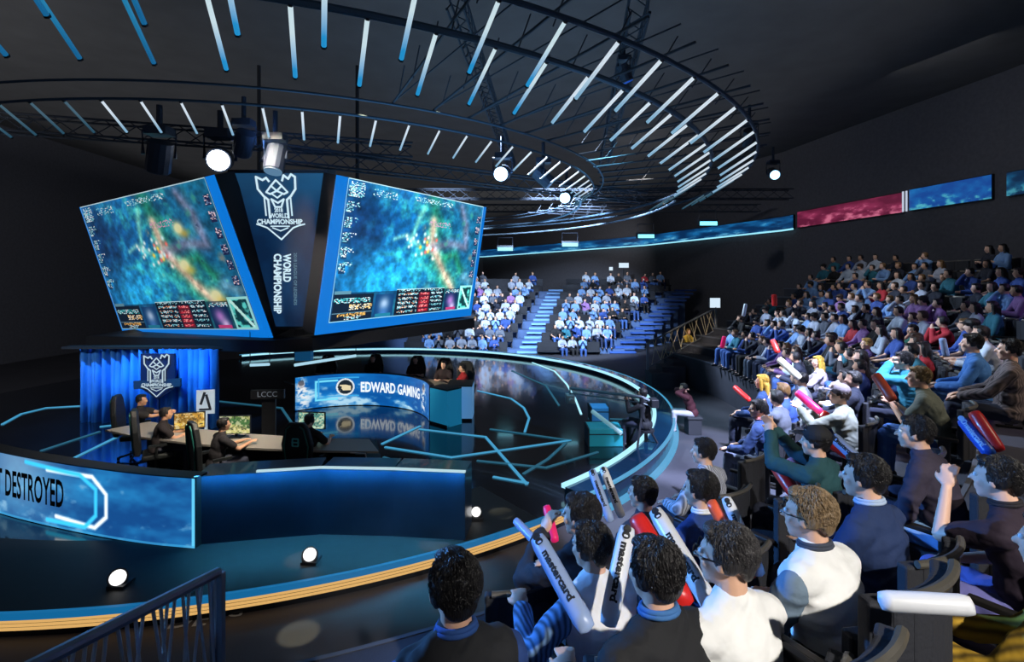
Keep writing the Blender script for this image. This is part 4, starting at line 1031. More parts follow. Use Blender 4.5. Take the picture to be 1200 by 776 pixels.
# ================================================================ ribbon screens on the wall
def onwall(px, pts, off):     # point of the wall line seen at column px, pulled off towards the stage
    for (p, q) in zip(pts[:-1], pts[1:]):
        p = V((p[0], p[1], 0)); q = V((q[0], q[1], 0)); k = (px-600)/F
        # p+(q-p)t with x = k*y
        den = (q.x-p.x)-k*(q.y-p.y)
        if abs(den) < 1e-6: continue
        t_ = (k*p.y-p.x)/den
        if 0 <= t_ <= 1: 
            d = (q-p).normalized(); n_ = V((d.y, -d.x, 0)); x_ = p+(q-p)*t_
            if n_.dot(V((0, 16, 0))-x_) < 0: n_ = -n_
            return x_+n_*off, n_
    return None
def ribbon(px0, px1, z0, z1, img, s, label, edge=True, n_=40):
    c, nn = onwall((px0+px1)/2, WALLP, .15); t = empty('ribbon_screen', (c.x, c.y, z0))
    ps = [onwall(px0+(px1-px0)*i/n_, WALLP, .12)[0] for i in range(n_+1)]
    b = MB()
    for a, c_ in zip(ps[:-1], ps[1:]):
        d = (c_-a).normalized(); m = V((d.y, -d.x, 0)); m = -m if m.dot(V((0, 16, 0))-a) > 0 else m
        b.prism([V((a.x, a.y, z0-.03)), V((c_.x, c_.y, z0-.03)), V((c_.x, c_.y, z0-.03))+m*.1, V((a.x, a.y, z0-.03))+m*.1], (0, 0, 1), z1-z0+.06)
    parts = [b.build('housing', BLK)]
    f_, L_ = along(ps)
    def mp(u, v):
        i = min(n_-1, int(u*n_)); k = u*n_-i; p = ps[i]*(1-k)+ps[i+1]*k; return p+(V((0, 16, 0))-p).normalized()*.03+V((0, 0, z1-(z1-z0)*v))
    parts.append(display('display', mp, img, s, mname='px_rib%d' % int(px0)))
    if edge:
        b = MB(); b.tube([p+(V((0, 16, 0))-p).normalized()*.06+V((0, 0, z0-.02)) for p in ps], .05, 6); parts.append(b.build('light_line', glow('ribbon_edge', (150, 225, 245), 1.2)))
    under(t, parts); return tag(t, label, 'LED screen', 'ribbon screens high on the wall')
RZ = CAMZ+2.9
ribbon(560, 932, RZ-.0, RZ+.75, cloud_img(220, 14, 5, (8, 50, 96), (30, 130, 200), (120, 200, 235), .9), .8, 'long blue ribbon screen above the far audience', True, 80)
ribbon(937, 1061, RZ+.02, RZ+.85, cloud_img(90, 18, 15, (96, 24, 54), (150, 50, 88), (220, 120, 150), .75), .9, 'pink cloud ribbon screen above the right stand', False)
ribbon(1069, 1166, RZ+.05, RZ+.9, cloud_img(80, 18, 25, (14, 70, 150), (24, 120, 190), (90, 190, 200), .75), .9, 'blue cloud ribbon screen right of the pink one', False)
ribbon(1184, 1215, RZ+.05, RZ+.85, cloud_img(30, 18, 35, (8, 50, 90), (30, 120, 170), (90, 190, 210), .8), .6, 'short blue ribbon screen at the right edge', False)
for px in (1063, 1067):
    p, nn = onwall(px, WALLP, .2); b = MB(); b.box((p.x, p.y, RZ+.45), (.05, .05, .85)); tag(b.build('divider_light', glow('divider_white', (200, 210, 230), .9), loc=(p.x, p.y, RZ)), 'thin white divider %s the pink and the blue ribbon screens' % ('nearer the pink one, between' if px == 1063 else 'nearer the blue one, between'), 'divider', 'dividers between ribbon screens')
# small lit signs / lamps on the far wall
for (px, py, Y, wd, ht, lb) in ((838, 355, 22.5, .42, .42, 'small white square lamp at the top of the crossed-rod stair rail'), (731, 311, 37.5, .7, .35, 'white lamp on a stand behind the far stand'), (716, 315, 37.5, .25, .25, 'tiny white lamp left of the lamp behind the far stand')):
    p = P(px, py, Y); t = empty('lamp_box', (p.x, p.y, p.z)); b = MB(); b.box((0, 0, 0), (wd, .08, ht)); b.build('lit_face', glow('lampbox', (205, 225, 240), 1.1), t)
    b = MB(); b.box((0, .08, 0), (wd+.06, .08, ht+.06)); b.tube([(0, .08, -ht/2), (0, .08, -(p.z+.25)+(2.5 if Y > 30 else 0))], .04, 6); b.build('post', BLK, t); tag(t, lb, 'lamp', 'small lamps behind the stands')
# ================================================================ right stand
ZA = [.68, .93, 1.18, 1.43, 1.68, 2.0, 2.3, 2.6, 2.9]; ZB = [.85, 1.15, 1.45, 1.72, 2.0, 2.32, 2.65, 3.0, 3.35]; SPLIT = -54.0; RW = .8
def rz_(k, a=0): return ZB[k] if a > SPLIT else ZA[k]
def rr_(k): return 13.4+RW*k
NUM = ['one', 'two', 'three', 'four', 'five', 'six', 'seven', 'eight', 'nine', 'ten']
for k in range(9):
    for (a0, a1, zz) in ((-74 if k < 4 else -62, SPLIT-.3, ZA[k]), (SPLIT+.3, 20, ZB[k])):
        b = MB(); b.arcwall(rr_(k)-.40, rr_(k)+.40, a0, a1, -.25, zz, 60)
        o = b.build('seating_terrace', TERR); tag(o, kind='structure')
        b = MB(); b.arcwall(rr_(k)-.42, rr_(k)-.38, a0, a1, zz-.04, zz+.006, 60); tag(b.build('trim_%d' % (k+1), mat('nosing', (90, 96, 110), .5)), kind='structure')
HEADC = 1.175
def face_to(p, off=0.0):
    d = V((CX-p.x, CY-p.y, 0)); return math.atan2(-d.x, d.y)+off
def locate(px, py, row=None):
    """seat place whose head is seen at (px,py): the row that fits best"""
    best = None
    for k in (range(6) if row is None else [row]):
        for blk in (-60, 0):
            zf = rz_(k, blk); zh = zf+HEADC
            if zh > CAMZ-.05 or py < HY+2: continue
            Y = (CAMZ-zh)*F/(py-HY); x = (px-600)/F*Y; r = math.hypot(x-CX, Y-CY); a = math.degrees(math.atan2(Y-CY, x-CX))
            if (a > SPLIT) != (blk > SPLIT): continue
            e_ = abs(r-rr_(k))
            if best is None or e_ < best[0]: best = (e_, k, V((x, Y, zf)))
    return best[2], best[1], best[0]
def zip_stick(name, p0, p1, r, m, label, text=None, textm=None, endm=None, group='inflatable cheering sticks of the near audience'):
    c = (p0+p1)/2; d = (p1-p0); L = d.length; t = d.normalized()
    s = t.cross(V((0, 0, CAMZ))-c).normalized(); f = s.cross(t)
    if f.dot(V((0, 0, CAMZ))-c) < 0: f = -f
    prof = [(0, .15), (.02, .62), (.06, .9), (.12, 1), (.5, 1.03), (.88, 1), (.94, .9), (.98, .62), (1, .15)]
    b = MB(); vs = []; fs = []; n = 18
    for (h, k) in prof:
        for i in range(n): a = 2*PI*i/n; fl = 1 if .1 < h < .9 else 1; vs.append(p0+d*h+s*math.cos(a)*r*k*(1 if .05 < h < .95 else 1.3)+f*math.sin(a)*r*k*(1 if .05 < h < .95 else .45))
    for i in range(len(prof)-1):
        for k in range(n): fs.append((i*n+k, i*n+(k+1) % n, (i+1)*n+(k+1) % n, (i+1)*n+k))
    fs.append(tuple(range(n-1, -1, -1))); fs.append(tuple((len(prof)-1)*n+k for k in range(n)))
    b.add(vs, fs); o = b.build('inflatable_stick', m, smooth=True, loc=c)
    tag(o, label, 'cheering stick', group)
    if text:
        def on(x, y, z):      # x along the stick, y round it
            a = -y/r; return t*x+f*math.cos(a)*(r*1.06)+s*math.sin(a)*(r*1.06)
        flip = 1
        vs, fs = text_geo(text, r*1.05, .002, 1.0); wdt = max(q[0] for q in vs)-min(q[0] for q in vs); k = min(1.3, L*.62/wdt)
        bb = MB(); bb.add([on(q[0]*k, q[1], 0) for q in vs], fs); bb.build('lettering', textm or mat('ink_black', (20, 22, 30), .6), o)
        # round two-lobe mark near the tip
        bb = MB()
        for q in (-1, 1):
            pts = [on(-L*.40+q*r*.35+r*.45*math.cos(i*2*PI/14), r*.45*math.sin(i*2*PI/14), 0) for i in range(14)]
            bb.add(pts, [tuple(range(14))])
        bb.build('emblem', textm or mat('ink_black', (20, 22, 30), .6), o)
    return o
WHS = mat('stick_white', (225, 228, 235), .35, coat=.3, bump=.15, bscale=8); RDS = mat('stick_red', (226, 44, 40), .35, coat=.3, bump=.15, bscale=8); BLS = mat('stick_blue_white', (150, 172, 215), .35, coat=.3, bump=.15, bscale=8)
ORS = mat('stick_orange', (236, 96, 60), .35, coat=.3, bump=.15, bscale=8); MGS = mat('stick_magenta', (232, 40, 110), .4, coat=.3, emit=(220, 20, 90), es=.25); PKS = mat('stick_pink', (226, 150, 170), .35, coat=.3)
BSS = mat('stick_blue', (40, 90, 190), .35, coat=.3, bump=.15, bscale=8); CRS = mat('stick_cream', (228, 222, 200), .35, coat=.3)

near = []; nearp = []
def N(px, py, label, top, row=None, yaw_off=0.0, seatlab=None, **kw):
    p, k, e_ = locate(px, py, row); near.append((px, py, p.y)); nearp.append(p)
    print('NEAR %4d %4d row %d  err %.2f  Y %.2f  headpx %.0f' % (px, py, k, e_, p.y, .235*F/p.y))
    at = []; o, B = full_person(p, face_to(p, yaw_off), label, top, headat=at, **kw); p = at[0]; nearp[-1] = p
    if seatlab: place_seat(p, face_to(p), seatlab, 'theatre seats of the near rows')
    return p, o, B
WHITE, NAVY, BLACK = (232, 232, 236), (30, 42, 74), (24, 25, 30)
N(532, 694, 'person with black hair in a black and blue jacket, nearest the front floor lights', (30, 60, 120), vest=(24, 26, 32), lean=.12, hands={'L': (-.34, .30, .62), 'R': (.18, .34, .60)}, collar=(40, 80, 150), seatlab='dark seat under the person in the black and blue jacket')
N(692, 642, 'person with black hair in a pale striped long sleeved shirt with white back', (120, 160, 210), kind='stripe', vest=WHITE, lean=.22, yaw=.25, hands={'L': (-.25, .40, .80), 'R': (.0, .42, .9)}, seatlab='dark seat under the person in the pale striped shirt')
N(680, 607, 'person with black hair resting chin on hand, beside the magenta stick', (30, 32, 44), yaw=.55, lean=.12, hands={'L': (-.12, .30, 1.02), 'R': (.1, .35, .7)}, pole={'L': (-.6, .2, -1)}, seatlab='dark seat under the person resting chin on hand near the front')
N(752, 580, 'person with black hair in a dark grey jacket in front of the white stick', (44, 50, 66), yaw=.3, lean=.15, seatlab='dark seat under the person in the dark grey jacket')
N(820, 577, 'person with black hair in a navy jumper over a white collar', (30, 60, 120), collar=WHITE, yaw=.25, lean=.1, seatlab='dark seat under the person in the navy jumper and white collar')
N(824, 531, 'person with black hair in a pale grey striped shirt on the aisle side', (200, 205, 222), kind='stripe', yaw=.35, lean=.12, seatlab='dark seat under the person in the pale grey striped shirt')
N(766, 676, 'person with black hair in a plain black jacket seen from behind, bottom centre', BLACK, lean=.1, hands={'L': (-.22, .30, .75), 'R': (.12, .32, .70)}, collar=(60, 110, 170), seatlab='dark seat under the person in the plain black jacket')
N(850, 656, 'person with greying black hair in a plain white shirt', (240, 240, 240), hairc=(54, 52, 54), yaw=.5, lean=.12, glasses=True, seatlab='dark seat under the grey haired person in the white shirt')
N(947, 606, 'person with light brown hair and glasses in a white vest over a grey shirt', (110, 130, 150), vest=(240, 240, 240), hairc=(134, 112, 84), yaw=.3, lean=.18, glasses=True, collar=(60, 66, 80), seatlab='dark seat under the person in the white vest and glasses')
N(1012, 562, 'person with black hair in profile in a dark navy jacket', (26, 48, 92), yaw=.2, lean=.14, collar=(170, 190, 220), hands={'L': (-.1, .36, .75), 'R': (.14, .40, .7)}, seatlab='dark seat under the person in the dark navy jacket')
N(955, 520, 'person in a black cap and dark teal jacket clapping raised hands', (24, 70, 78), hatc=(22, 24, 30), yaw=.2, lean=.1, hands={'L': (-.05, .42, 1.18), 'R': (.04, .42, 1.20), 'nL': (1, 0, 0), 'nR': (-1, 0, 0), 'cL': .1, 'cR': .1}, seatlab='dark seat under the person in the black cap')
N(888, 480, 'person with black hair in a navy jacket sitting by the walkway', (30, 56, 104), yaw=.5, lean=.2, collar=(230, 150, 150), pants=(90, 100, 120), hands={'L': (-.2, .42, .66), 'R': (.1, .4, .66)}, seatlab='dark seat under the navy jacket person by the walkway')
N(893, 449, 'person with bright blond hair seen from behind', (34, 62, 110), hairc=(206, 160, 62), hair='bob', lean=.05, seatlab='dark seat under the bright blond person')
N(983, 464, 'person in a grey cap and grey striped-sleeve jacket holding a red stick', (130, 134, 124), hairc=(70, 54, 44), kind='plain', hatc=(120, 112, 118), yaw=.25, lean=.12, hands={'L': (-.14, .46, .98), 'R': (-.02, .40, .92)}, seatlab='dark seat under the person in the grey cap')
N(958, 425, 'person with golden hair in a white top', (205, 190, 200), hairc=(214, 176, 70), hair='long', yaw=.4, lean=.1, hands={'L': (-.1, .42, .85), 'R': (.08, .42, .85)})
N(1076, 442, 'person with short light brown hair in a dull green t-shirt holding an orange stick', (96, 104, 96), hairc=(126, 104, 68), sleeve='short', pants=(50, 90, 150), yaw=.15, lean=.28, hands={'L': (-.10, .40, .86), 'R': (.04, .38, .84)}, seatlab='dark seat under the person in the dull green t-shirt', shoes=None)
N(1015, 404, 'person with curly golden brown hair in a purple plaid jacket pointing at the stage', (96, 70, 130), kind='check', hairc=(214, 170, 90), yaw=.1, lean=.05, hands={'L': (-.12, .60, .95), 'R': (.1, .36, .7)})
N(1069, 388, 'person in a dark green t-shirt with hand on cheek, lit yellow', (40, 110, 90), sleeve='short', yaw=.4, hands={'L': (-.02, .14, 1.1), 'R': (-.1, .3, .78)}, pole={'L': (-.6, .4, -1)})
N(1058, 424, 'person in a turquoise hooded top covering the face with both hands', (40, 130, 160), yaw=.1, lean=.15, hands={'L': (-.05, .24, 1.14), 'R': (.05, .24, 1.14)})
N(1138, 404, 'person with black hair in a blue denim shirt', (54, 110, 178), yaw=-.2, pants=(70, 110, 160), knees=.4)
N(1182, 412, 'person in a brown grey striped jumper at the right edge', (110, 96, 96), kind='stripe', yaw=0, lean=-.05)
N(1072, 506, 'person with dark hair in a dark lilac top and pale blue jeans leaning forward', (52, 46, 66), pants=(120, 160, 210), yaw=.3, lean=.3, seatlab='dark seat under the person in pale blue jeans')
N(1168, 562, 'person in profile resting chin on a raised fist at the right edge', (40, 28, 46), sleeve='short', skin=2, yaw=.05, lean=.22, hands={'L': (-.02, .36, 1.06), 'R': (-.02, .30, .70)}, pole={'L': (-.2, .8, -1), 'R': (.9, 0, -1)}, collar=(30, 26, 34), pants=(120, 120, 190), seatlab='dark seat under the person with a raised fist at the right edge')
N(1232, 640, 'person in a mustard yellow top reaching in from the right edge', (190, 150, 40), kind='check', row=3, yaw=.1, lean=.2, hands={'L': (-.30, .46, .70), 'R': (-.1, .42, .74)}, pants=(50, 46, 80))

def S(a, b_, Ya, Yb, thick, m, label, text=None, tm=None):
    p0 = P(a[0], a[1], Ya); p1 = P(b_[0], b_[1], Yb); r = thick/2*(Ya+Yb)/2/F
    return zip_stick('s', p0, p1, r, m, label, text, tm)
S((628, 628), (690, 740), 2.35, 1.95, 22, BLS, 'thick pale blue stick with dark mark held by the black jacket person', 'mastercard')
S((603, 609), (637, 645), 3.9, 3.5, 10, BLS, 'thin pale stick behind the thick pale blue one, pointing up left')
S((640, 592), (651, 636), 3.7, 3.5, 10, MGS, 'magenta stick above the person resting chin on hand')
S((693, 550), (716, 612), 4.2, 3.9, 10, BLS, 'left one of two narrow blue white sticks held upright', 'mastercard')
S((706, 547), (729, 607), 4.25, 3.95, 10, WHS, 'right one of two narrow blue white sticks held upright', 'mastercard')
S((736, 616), (712, 735), 2.3, 2.05, 21, WHS, 'white stick with black letters leaning right, left of the black haired person', 'mastercard')
S((744, 603), (806, 712), 2.9, 2.5, 24, RDS, 'wide red stick partly behind the black jacket person')
S((766, 596), (848, 735), 2.55, 2.0, 21, WHS, 'long white stick leaning left, between the black jacket and white shirt people', 'mastercard')
S((832, 586), (884, 678), 2.8, 2.55, 15, ORS, 'orange red stick behind the grey haired person')
S((850, 582), (892, 676), 2.75, 2.5, 14, WHS, 'white stick right of the orange one behind the grey haired person', 'mastercard')
S((905, 540), (932, 580), 4.4, 4.1, 15, RDS, 'red stick just left of the pink one by the black cap person')
S((925, 537), (946, 576), 4.4, 4.15, 13, PKS, 'pink white stick by the black cap person', None)
S((965, 514), (997, 536), 4.7, 4.6, 11, RDS, 'red stick crossing the pale lilac one behind the cap person')
S((975, 511), (1010, 543), 4.5, 4.3, 13, BLS, 'pale lilac stick behind the black cap person', 'mastercard')
S((933, 459), (962, 484), 6.5, 6.2, 9, MGS, 'magenta pink stick held by the grey cap person')
S((970, 483), (956, 504), 6.1, 6.1, 10, RDS, 'short red stick under the magenta one')
S((1025, 438), (1047, 470), 4.5, 4.3, 11, ORS, 'orange stick held by the dull green t-shirt person')
S((1140, 482), (1172, 530), 3.9, 3.7, 14, RDS, 'red stick standing beside the blue one at the right')
S((1127, 491), (1162, 534), 3.95, 3.7, 14, BSS, 'blue stick with pale letters at the right', 'mastercard', mat('ink_pale', (180, 200, 230), .6))
S((912, 420), (938, 444), 8, 7.6, 8, CRS, 'cream stick left of the golden haired person')
S((941, 478), (942, 502), 6.3, 6.2, 7, WHS, 'short upright white stick behind the cap person hands')
S((1029, 704), (1142, 710), 1.5, 1.45, 23, WHS, 'white stick lying level in front of the mustard yellow sleeve')
S((860, 453), (879, 470), 8.4, 8.0, 6, RDS, 'thin red white stick left of the blond person')
S((846, 408), (849, 394), 16, 16, 5, MGS, 'small magenta stick upright in the mid right stand')
S((907, 345), (908, 359), 17, 17, 6, RDS, 'tiny red stick raised in the upper right stand')
S((874, 356), (871, 371), 15, 15, 4, WHS, 'tiny white stick raised in the upper right stand')
S((905, 398), (912, 414), 10.5, 10.3, 6, RDS, 'red stick among the middle rows of the right stand')
S((1104, 396), (1109, 418), 8.0, 8.0, 7, BLS, 'upright pale blue stick left of the denim shirt person')
S((1140, 424), (1128, 470), 6.4, 6.0, 7, BLS, 'slanting pale blue stick before the striped jumper person')

# crowd of the right stand
rnd = random.Random(11)
for k in range(9):
    r = rr_(k); a = -50.0; n_ = 0; step = math.degrees(.56/r)
    while a < 18.5:
        a += step
        p = pol(r+rnd.uniform(-.05, .05), a, rz_(k))
        if p.y < 5.6: continue
        hx, hy = pix(p+V((0, 0, HEADC)))
        if hx < 786 or hx > 1215: continue
        if hx > 830 and hy < 398-(hx-830)*.62 or hx < 846 and hy < 397: continue
        n_ += 1
        if any(math.hypot(hx-x, hy-y) < 75/Y+7 and abs(p.y-Y) < 1.3 for (x, y, Y) in near) or any((p-q).length < .5 for q in nearp): continue
        od = ORD[min(n_-1, 29)]
        place_seat(p, face_to(p), 'dark theatre seat, right stand row %s, %s place from the right' % (NUM[k], od), 'theatre seats of the right stand')
        if rnd.random() < (.1 if k < 6 else .3): continue
        ps = rnd.choices(range(8), [4, 5, 2, 3, 3, 2, 2, 1])[0]; tc_, tn = rnd.choices(TOPC, [4, 5, 4, 3, 3, 1, 2, 2, 4, 4])[0]
        crowd_person(p, face_to(p, rnd.uniform(-.12, .12)), 'mid', ps, tc_, rnd, 'person in %s %s, right stand row %s, %s place from right' % (tn, POSE_W[ps], NUM[k], od), 'audience of the right stand')
# empty near seats whose backs show at the bottom right
for i, (px, py, wh) in enumerate(((915, 722, 'with grey top rail behind the white shirt person'), (1000, 655, 'with grey top rail behind the white vest person'), (1050, 560, 'in the shadowed aisle row'), (600, 700, 'beside the black and blue jacket person'), (862, 540, 'in the row ahead of the black cap person'), (905, 585, 'left of the white vest person one row ahead'))):
    Yt = [1.6, 1.95, 3.9, 3.2, 5.6, 3.9][i]
    p = P(px, py, Yt); r = math.hypot(p.x-CX, p.y-CY); k = 4 if i < 2 else max(0, min(8, round((r-13.4)/.8))); q = V((p.x, p.y, rz_(k, math.degrees(math.atan2(p.y-CY, p.x-CX)))))
    if i < 2: 
        place_seat(q, face_to(q), 'empty dark seat '+wh, 'theatre seats of the near rows')
    else: place_seat(q, face_to(q), 'empty dark seat '+wh, 'theatre seats of the near rows')

# ================================================================ far stand
FZ = lambda j: -.45+.43*j
FY = lambda j: 27.2+.95*j
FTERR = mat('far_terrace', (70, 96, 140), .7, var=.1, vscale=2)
for j in range(9):
    xr = 5.3+(11.6-5.3)*j/8
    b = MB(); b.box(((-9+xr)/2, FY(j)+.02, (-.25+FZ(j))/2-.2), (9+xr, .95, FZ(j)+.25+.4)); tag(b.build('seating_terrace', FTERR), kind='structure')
b = MB()
st = []
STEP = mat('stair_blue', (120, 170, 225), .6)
for j in range(9):
    for h in (0, 1):
        xc = .55+(2.9-.55)*(j+h*.5)/8
        b.box((xc, FY(j)-.45+h*.47, FZ(j)-.15+h*.21), (1.15, .3, .10))
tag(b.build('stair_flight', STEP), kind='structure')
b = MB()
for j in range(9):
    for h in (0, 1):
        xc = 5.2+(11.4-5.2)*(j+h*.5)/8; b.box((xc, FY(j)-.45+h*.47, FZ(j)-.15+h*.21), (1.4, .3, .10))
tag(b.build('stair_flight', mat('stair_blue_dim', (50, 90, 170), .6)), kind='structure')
rnd = random.Random(5); cnt = 0; back = []
for j in range(9):
    xr = 4.5+(10.6-4.5)*j/8; xc = .55+(2.9-.55)*j/8
    for side in (-1, 1):
        n_ = 0; x = xc+side*.95
        while True:
            x += side*(.55+rnd.uniform(0, .05)); 
            if side < 0 and x < -5.6 or side > 0 and x > xr: break
            p = V((x, FY(j), FZ(j))); hx, hy = pix(p+V((0, 0, 1.2)))
            if hx < 553 and hy < 373: continue
            if hx < 497: continue
            n_ += 1
            if rnd.random() < .10+(j > 6)*.2: continue
            ps = rnd.choices(range(8), [4, 5, 2, 3, 3, 2, 2, 1])[0]; tc_, tn = rnd.choices(TOPC, [8, 7, 2, 2, 3, 1, 2, 1, 7, 3])[0]
            crowd_person(p+V((0, rnd.uniform(-.05, .05), 0)), PI+rnd.uniform(-.2, .2)+.15, 'far', ps, tc_, rnd, 'distant person in %s %s, far stand row %s, %s %s of stair' % (tn, POSE_W[ps], NUM[j], ORD[min(n_-1, 29)], 'left' if side < 0 else 'right'), 'audience of the far stand')
            cnt += 1
    # one bench of flip seats per block is hidden by the audience; its back rail shows between heads
    for (x0, x1, wh) in ((-5.8, xc-.8, 'left'), (xc+.8, xr+.2, 'right')):
        b = MB(); b.box(((x0+x1)/2, FY(j)+.33, FZ(j)+.62), (x1-x0, .05, .45)); b.box(((x0+x1)/2, FY(j)+.1, FZ(j)+.40), (x1-x0, .42, .07))
        nl = int((x1-x0)/1.2)
        for i in range(nl+1): b.box((x0+.05+(x1-x0-.1)*i/max(1, nl), FY(j)+.15, FZ(j)+.19), (.05, .3, .38))
        o = b.build('bench_row', SEAT_M, loc=((x0+x1)/2, FY(j), FZ(j))); tag(o, 'dark bench in row %s of the far stand, %s of the stair' % (ORD[j], wh), 'bench', 'benches of the far stand')
print('FAR', cnt)

# ================================================================ people on the stage
def pl(px, py, Y, face, label, top, z=0.0, **kw):
    c = P(px, py, Y); o, B = full_person((c.x, c.y, z), face, label, top, voxel=.014, **kw); return c
c = pl(160, 468, 10.6, -1.25, 'player in black leaning with both arms out over the left end of the near desk', (28, 26, 30), sleeve='short', yaw=-.2, lean=.12, hands={'L': (-.06, .56, .92), 'R': (.08, .56, .90)}, skin=1, z=.0)
gaming_chair(c.x, c.y, -1.25, 'black gaming chair of the leftmost player')
c = pl(184, 497, 9.5, -1.0, 'player in black with short sleeves, second from left at the near desk', (34, 28, 34), sleeve='short', lean=.2, hands={'L': (-.12, .48, .80), 'R': (.12, .50, .80)}, skin=1)
gaming_chair(c.x, c.y, -1.0, 'black gaming chair of the second player from the left')
c = pl(252, 502, 8.75, -.75, 'player with headset reaching to the desk, third from left at the near desk', (30, 28, 36), sleeve='short', lean=.2, hands={'L': (-.12, .48, .80), 'R': (.14, .52, .82)}, skin=1)
gaming_chair(c.x, c.y, -.75, 'black gaming chair of the headset player')
c = pl(360, 503, 9.0, -.2, 'player hidden behind the chair with the teal emblem', (26, 26, 30), lean=.1, sleeve='short', hands={'L': (-.1, .42, .82), 'R': (.2, .42, .80)}, skin=2)
c2 = P(352, 500, 8.8); gaming_chair(c2.x+.12, c2.y, -.12, 'black gaming chair with teal stripes and emblem, seen from behind', True)
for i, (px, Y, lab, tp) in enumerate(((381, 15.9, 'far player with headset, leftmost behind the lit desk', (30, 30, 34)), (437, 16.0, 'far player in dark top, second from left behind the lit desk', (30, 26, 30)), (487, 15.7, 'far player above the word GAMING behind the lit desk', (50, 30, 34)), (520, 15.2, 'far player standing behind the pale cabinet, on the left', (44, 34, 40)), (545, 14.6, 'far player in a red and black top at the right of the pale cabinet', (160, 30, 40)))):
    x = (px-600)/F*Y; full_person((x, Y, 0.06 if i < 3 else 0.0), PI+.3-.1*i if i < 4 else PI*.6, lab, tp, voxel=.02, sleeve='short', lean=.1, skin=2 if i < 4 else 0, hands={'L': (-.1, .4, .8), 'R': (.1, .4, .8)})
    if i < 3: pass
for i, (px, Y) in enumerate(((381, 15.95), (437, 16.05), (487, 15.75), (520, 15.25), (545, 14.65))):
    x = (px-600)/F*Y; gaming_chair(x, Y+.0, PI, 'black gaming chair of the far team, %s from the left' % ORD[i])
# headset of third player
# camera crew at the right rim
p = G(757, 526, 0); full_person((p.x, p.y, 0), .9, 'camera operator in black sitting at the crane', (24, 26, 32), voxel=.014, hands={'L': (-.1, .4, 1.0), 'R': (.1, .4, 1.0)})
b = MB(); b.tube([(0, 0, 0), (0, 0, .40)], .04, 8); b.tube([(0, 0, .0), (0, 0, .03)], .2, 14); b.tube([(0, 0, .38), (0, 0, .43)], .18, 14); o = b.build('stool', BLK); o.location = (p.x, p.y, 0); tag(o, 'round black stool under the crane operator', 'stool')
p = G(812, 508, -.25); full_person((p.x, p.y, -.25), 1.3, 'photographer in red and black crouching by the rim in light trousers', (70, 24, 34), voxel=.014, pants=(170, 170, 180), lean=.35, yaw=.2, hands={'L': (-.06, .22, 1.12), 'R': (.06, .22, 1.12)})
t = empty('camera', (p.x-.3, p.y-.02, .78), 1.3)
b = MB(); b.box((0, 0, 0), (.14, .08, .1)); b.tube([(0, .04, 0), (0, .16, 0)], .04, 10); b.build('body', BLK, t, bevel=.01); tag(t, 'black camera held up by the crouching photographer', 'camera')
b = MB(); b.box((0, 0, .14), (.34, .34, .28)); b.box((0, 0, .29), (.38, .38, .04)); o = b.build('stool', mat('stool_dark', (44, 46, 52), .7), loc=(0, 0, 0), bevel=.01); o.location = (p.x, p.y, -.25); o.scale = (1, 1, 1.45); tag(o, 'low dark stool under the crouching photographer', 'stool')
p = P(805, 390, 21.5); full_person((p.x, p.y, p.z-1.55), -2.6, 'person in a yellow jacket walking on the stair behind the crossed rods', (212, 176, 70), voxel=.02, stand=True, knees=.8, hair='bob', hairc=(150, 110, 50))

# ================================================================ rails with crossed rods
RAIL = mat('rail_steel', (120, 128, 140), .35, .5)
def rod_rail(A, B_, h, n, rnd, label, rad=.03, post_ends=(True, True), rodm=None):
    t = empty('stair_railing', A-V((0, 0, h))); o = []
    b = MB(); b.tube([A, B_], rad, 10); o.append(b.build('handrail', RAIL))
    b = MB(); b.tube([A-V((0, 0, h*.92)), B_-V((0, 0, h*.92))], rad*.7, 8); o.append(b.build('lower_rail', RAIL))
    for k, e_ in enumerate((A, B_)):
        if post_ends[k]: b = MB(); b.box((e_.x, e_.y, e_.z-h/2), (rad*2.4, rad*1.4, h)); o.append(b.build('post', RAIL))
    for i in range(n):
        u0 = (i+.5)/n; u1 = min(1, max(0, u0+rnd.choice((-1, 1))*rnd.uniform(1.2, 3.5)/n)); b = MB()
        b.tube([A.lerp(B_, u0), A.lerp(B_, u1)-V((0, 0, h*.92))], rad*.30, 6); o.append(b.build('rod', rodm or RAIL))
    under(t, o); return tag(t, label, 'railing', 'stair railings with crossed rods')
A = P(255, 671, 3.3); B_ = P(20, 790, 2.1)
rod_rail(A, B_, 1.05, 22, random.Random(3), 'near dark handrail with crossed steel rods at the lower left corner', .032, (True, False), mat('rod_steel', (190, 192, 190), .35, .4))
rod_rail(P(759, 402, 19), P(839, 361, 21.5), 1.0, 22, random.Random(4), 'far pale handrail with crossed rods left of the right stand', .035, (True, True), mat('rod_pale', (220, 205, 170), .4, .2))
b = MB()   # stair under the far rail
for i in range(8):
    u = i/7; q = P(759, 402, 19).lerp(P(839, 361, 21.5), u); b.box((q.x+.45, q.y, (q.z-1.05-.25)/2), (.5+.35, .9, q.z-1.05+.25))
tag(b.build('stair_flight', TERR), kind='structure')
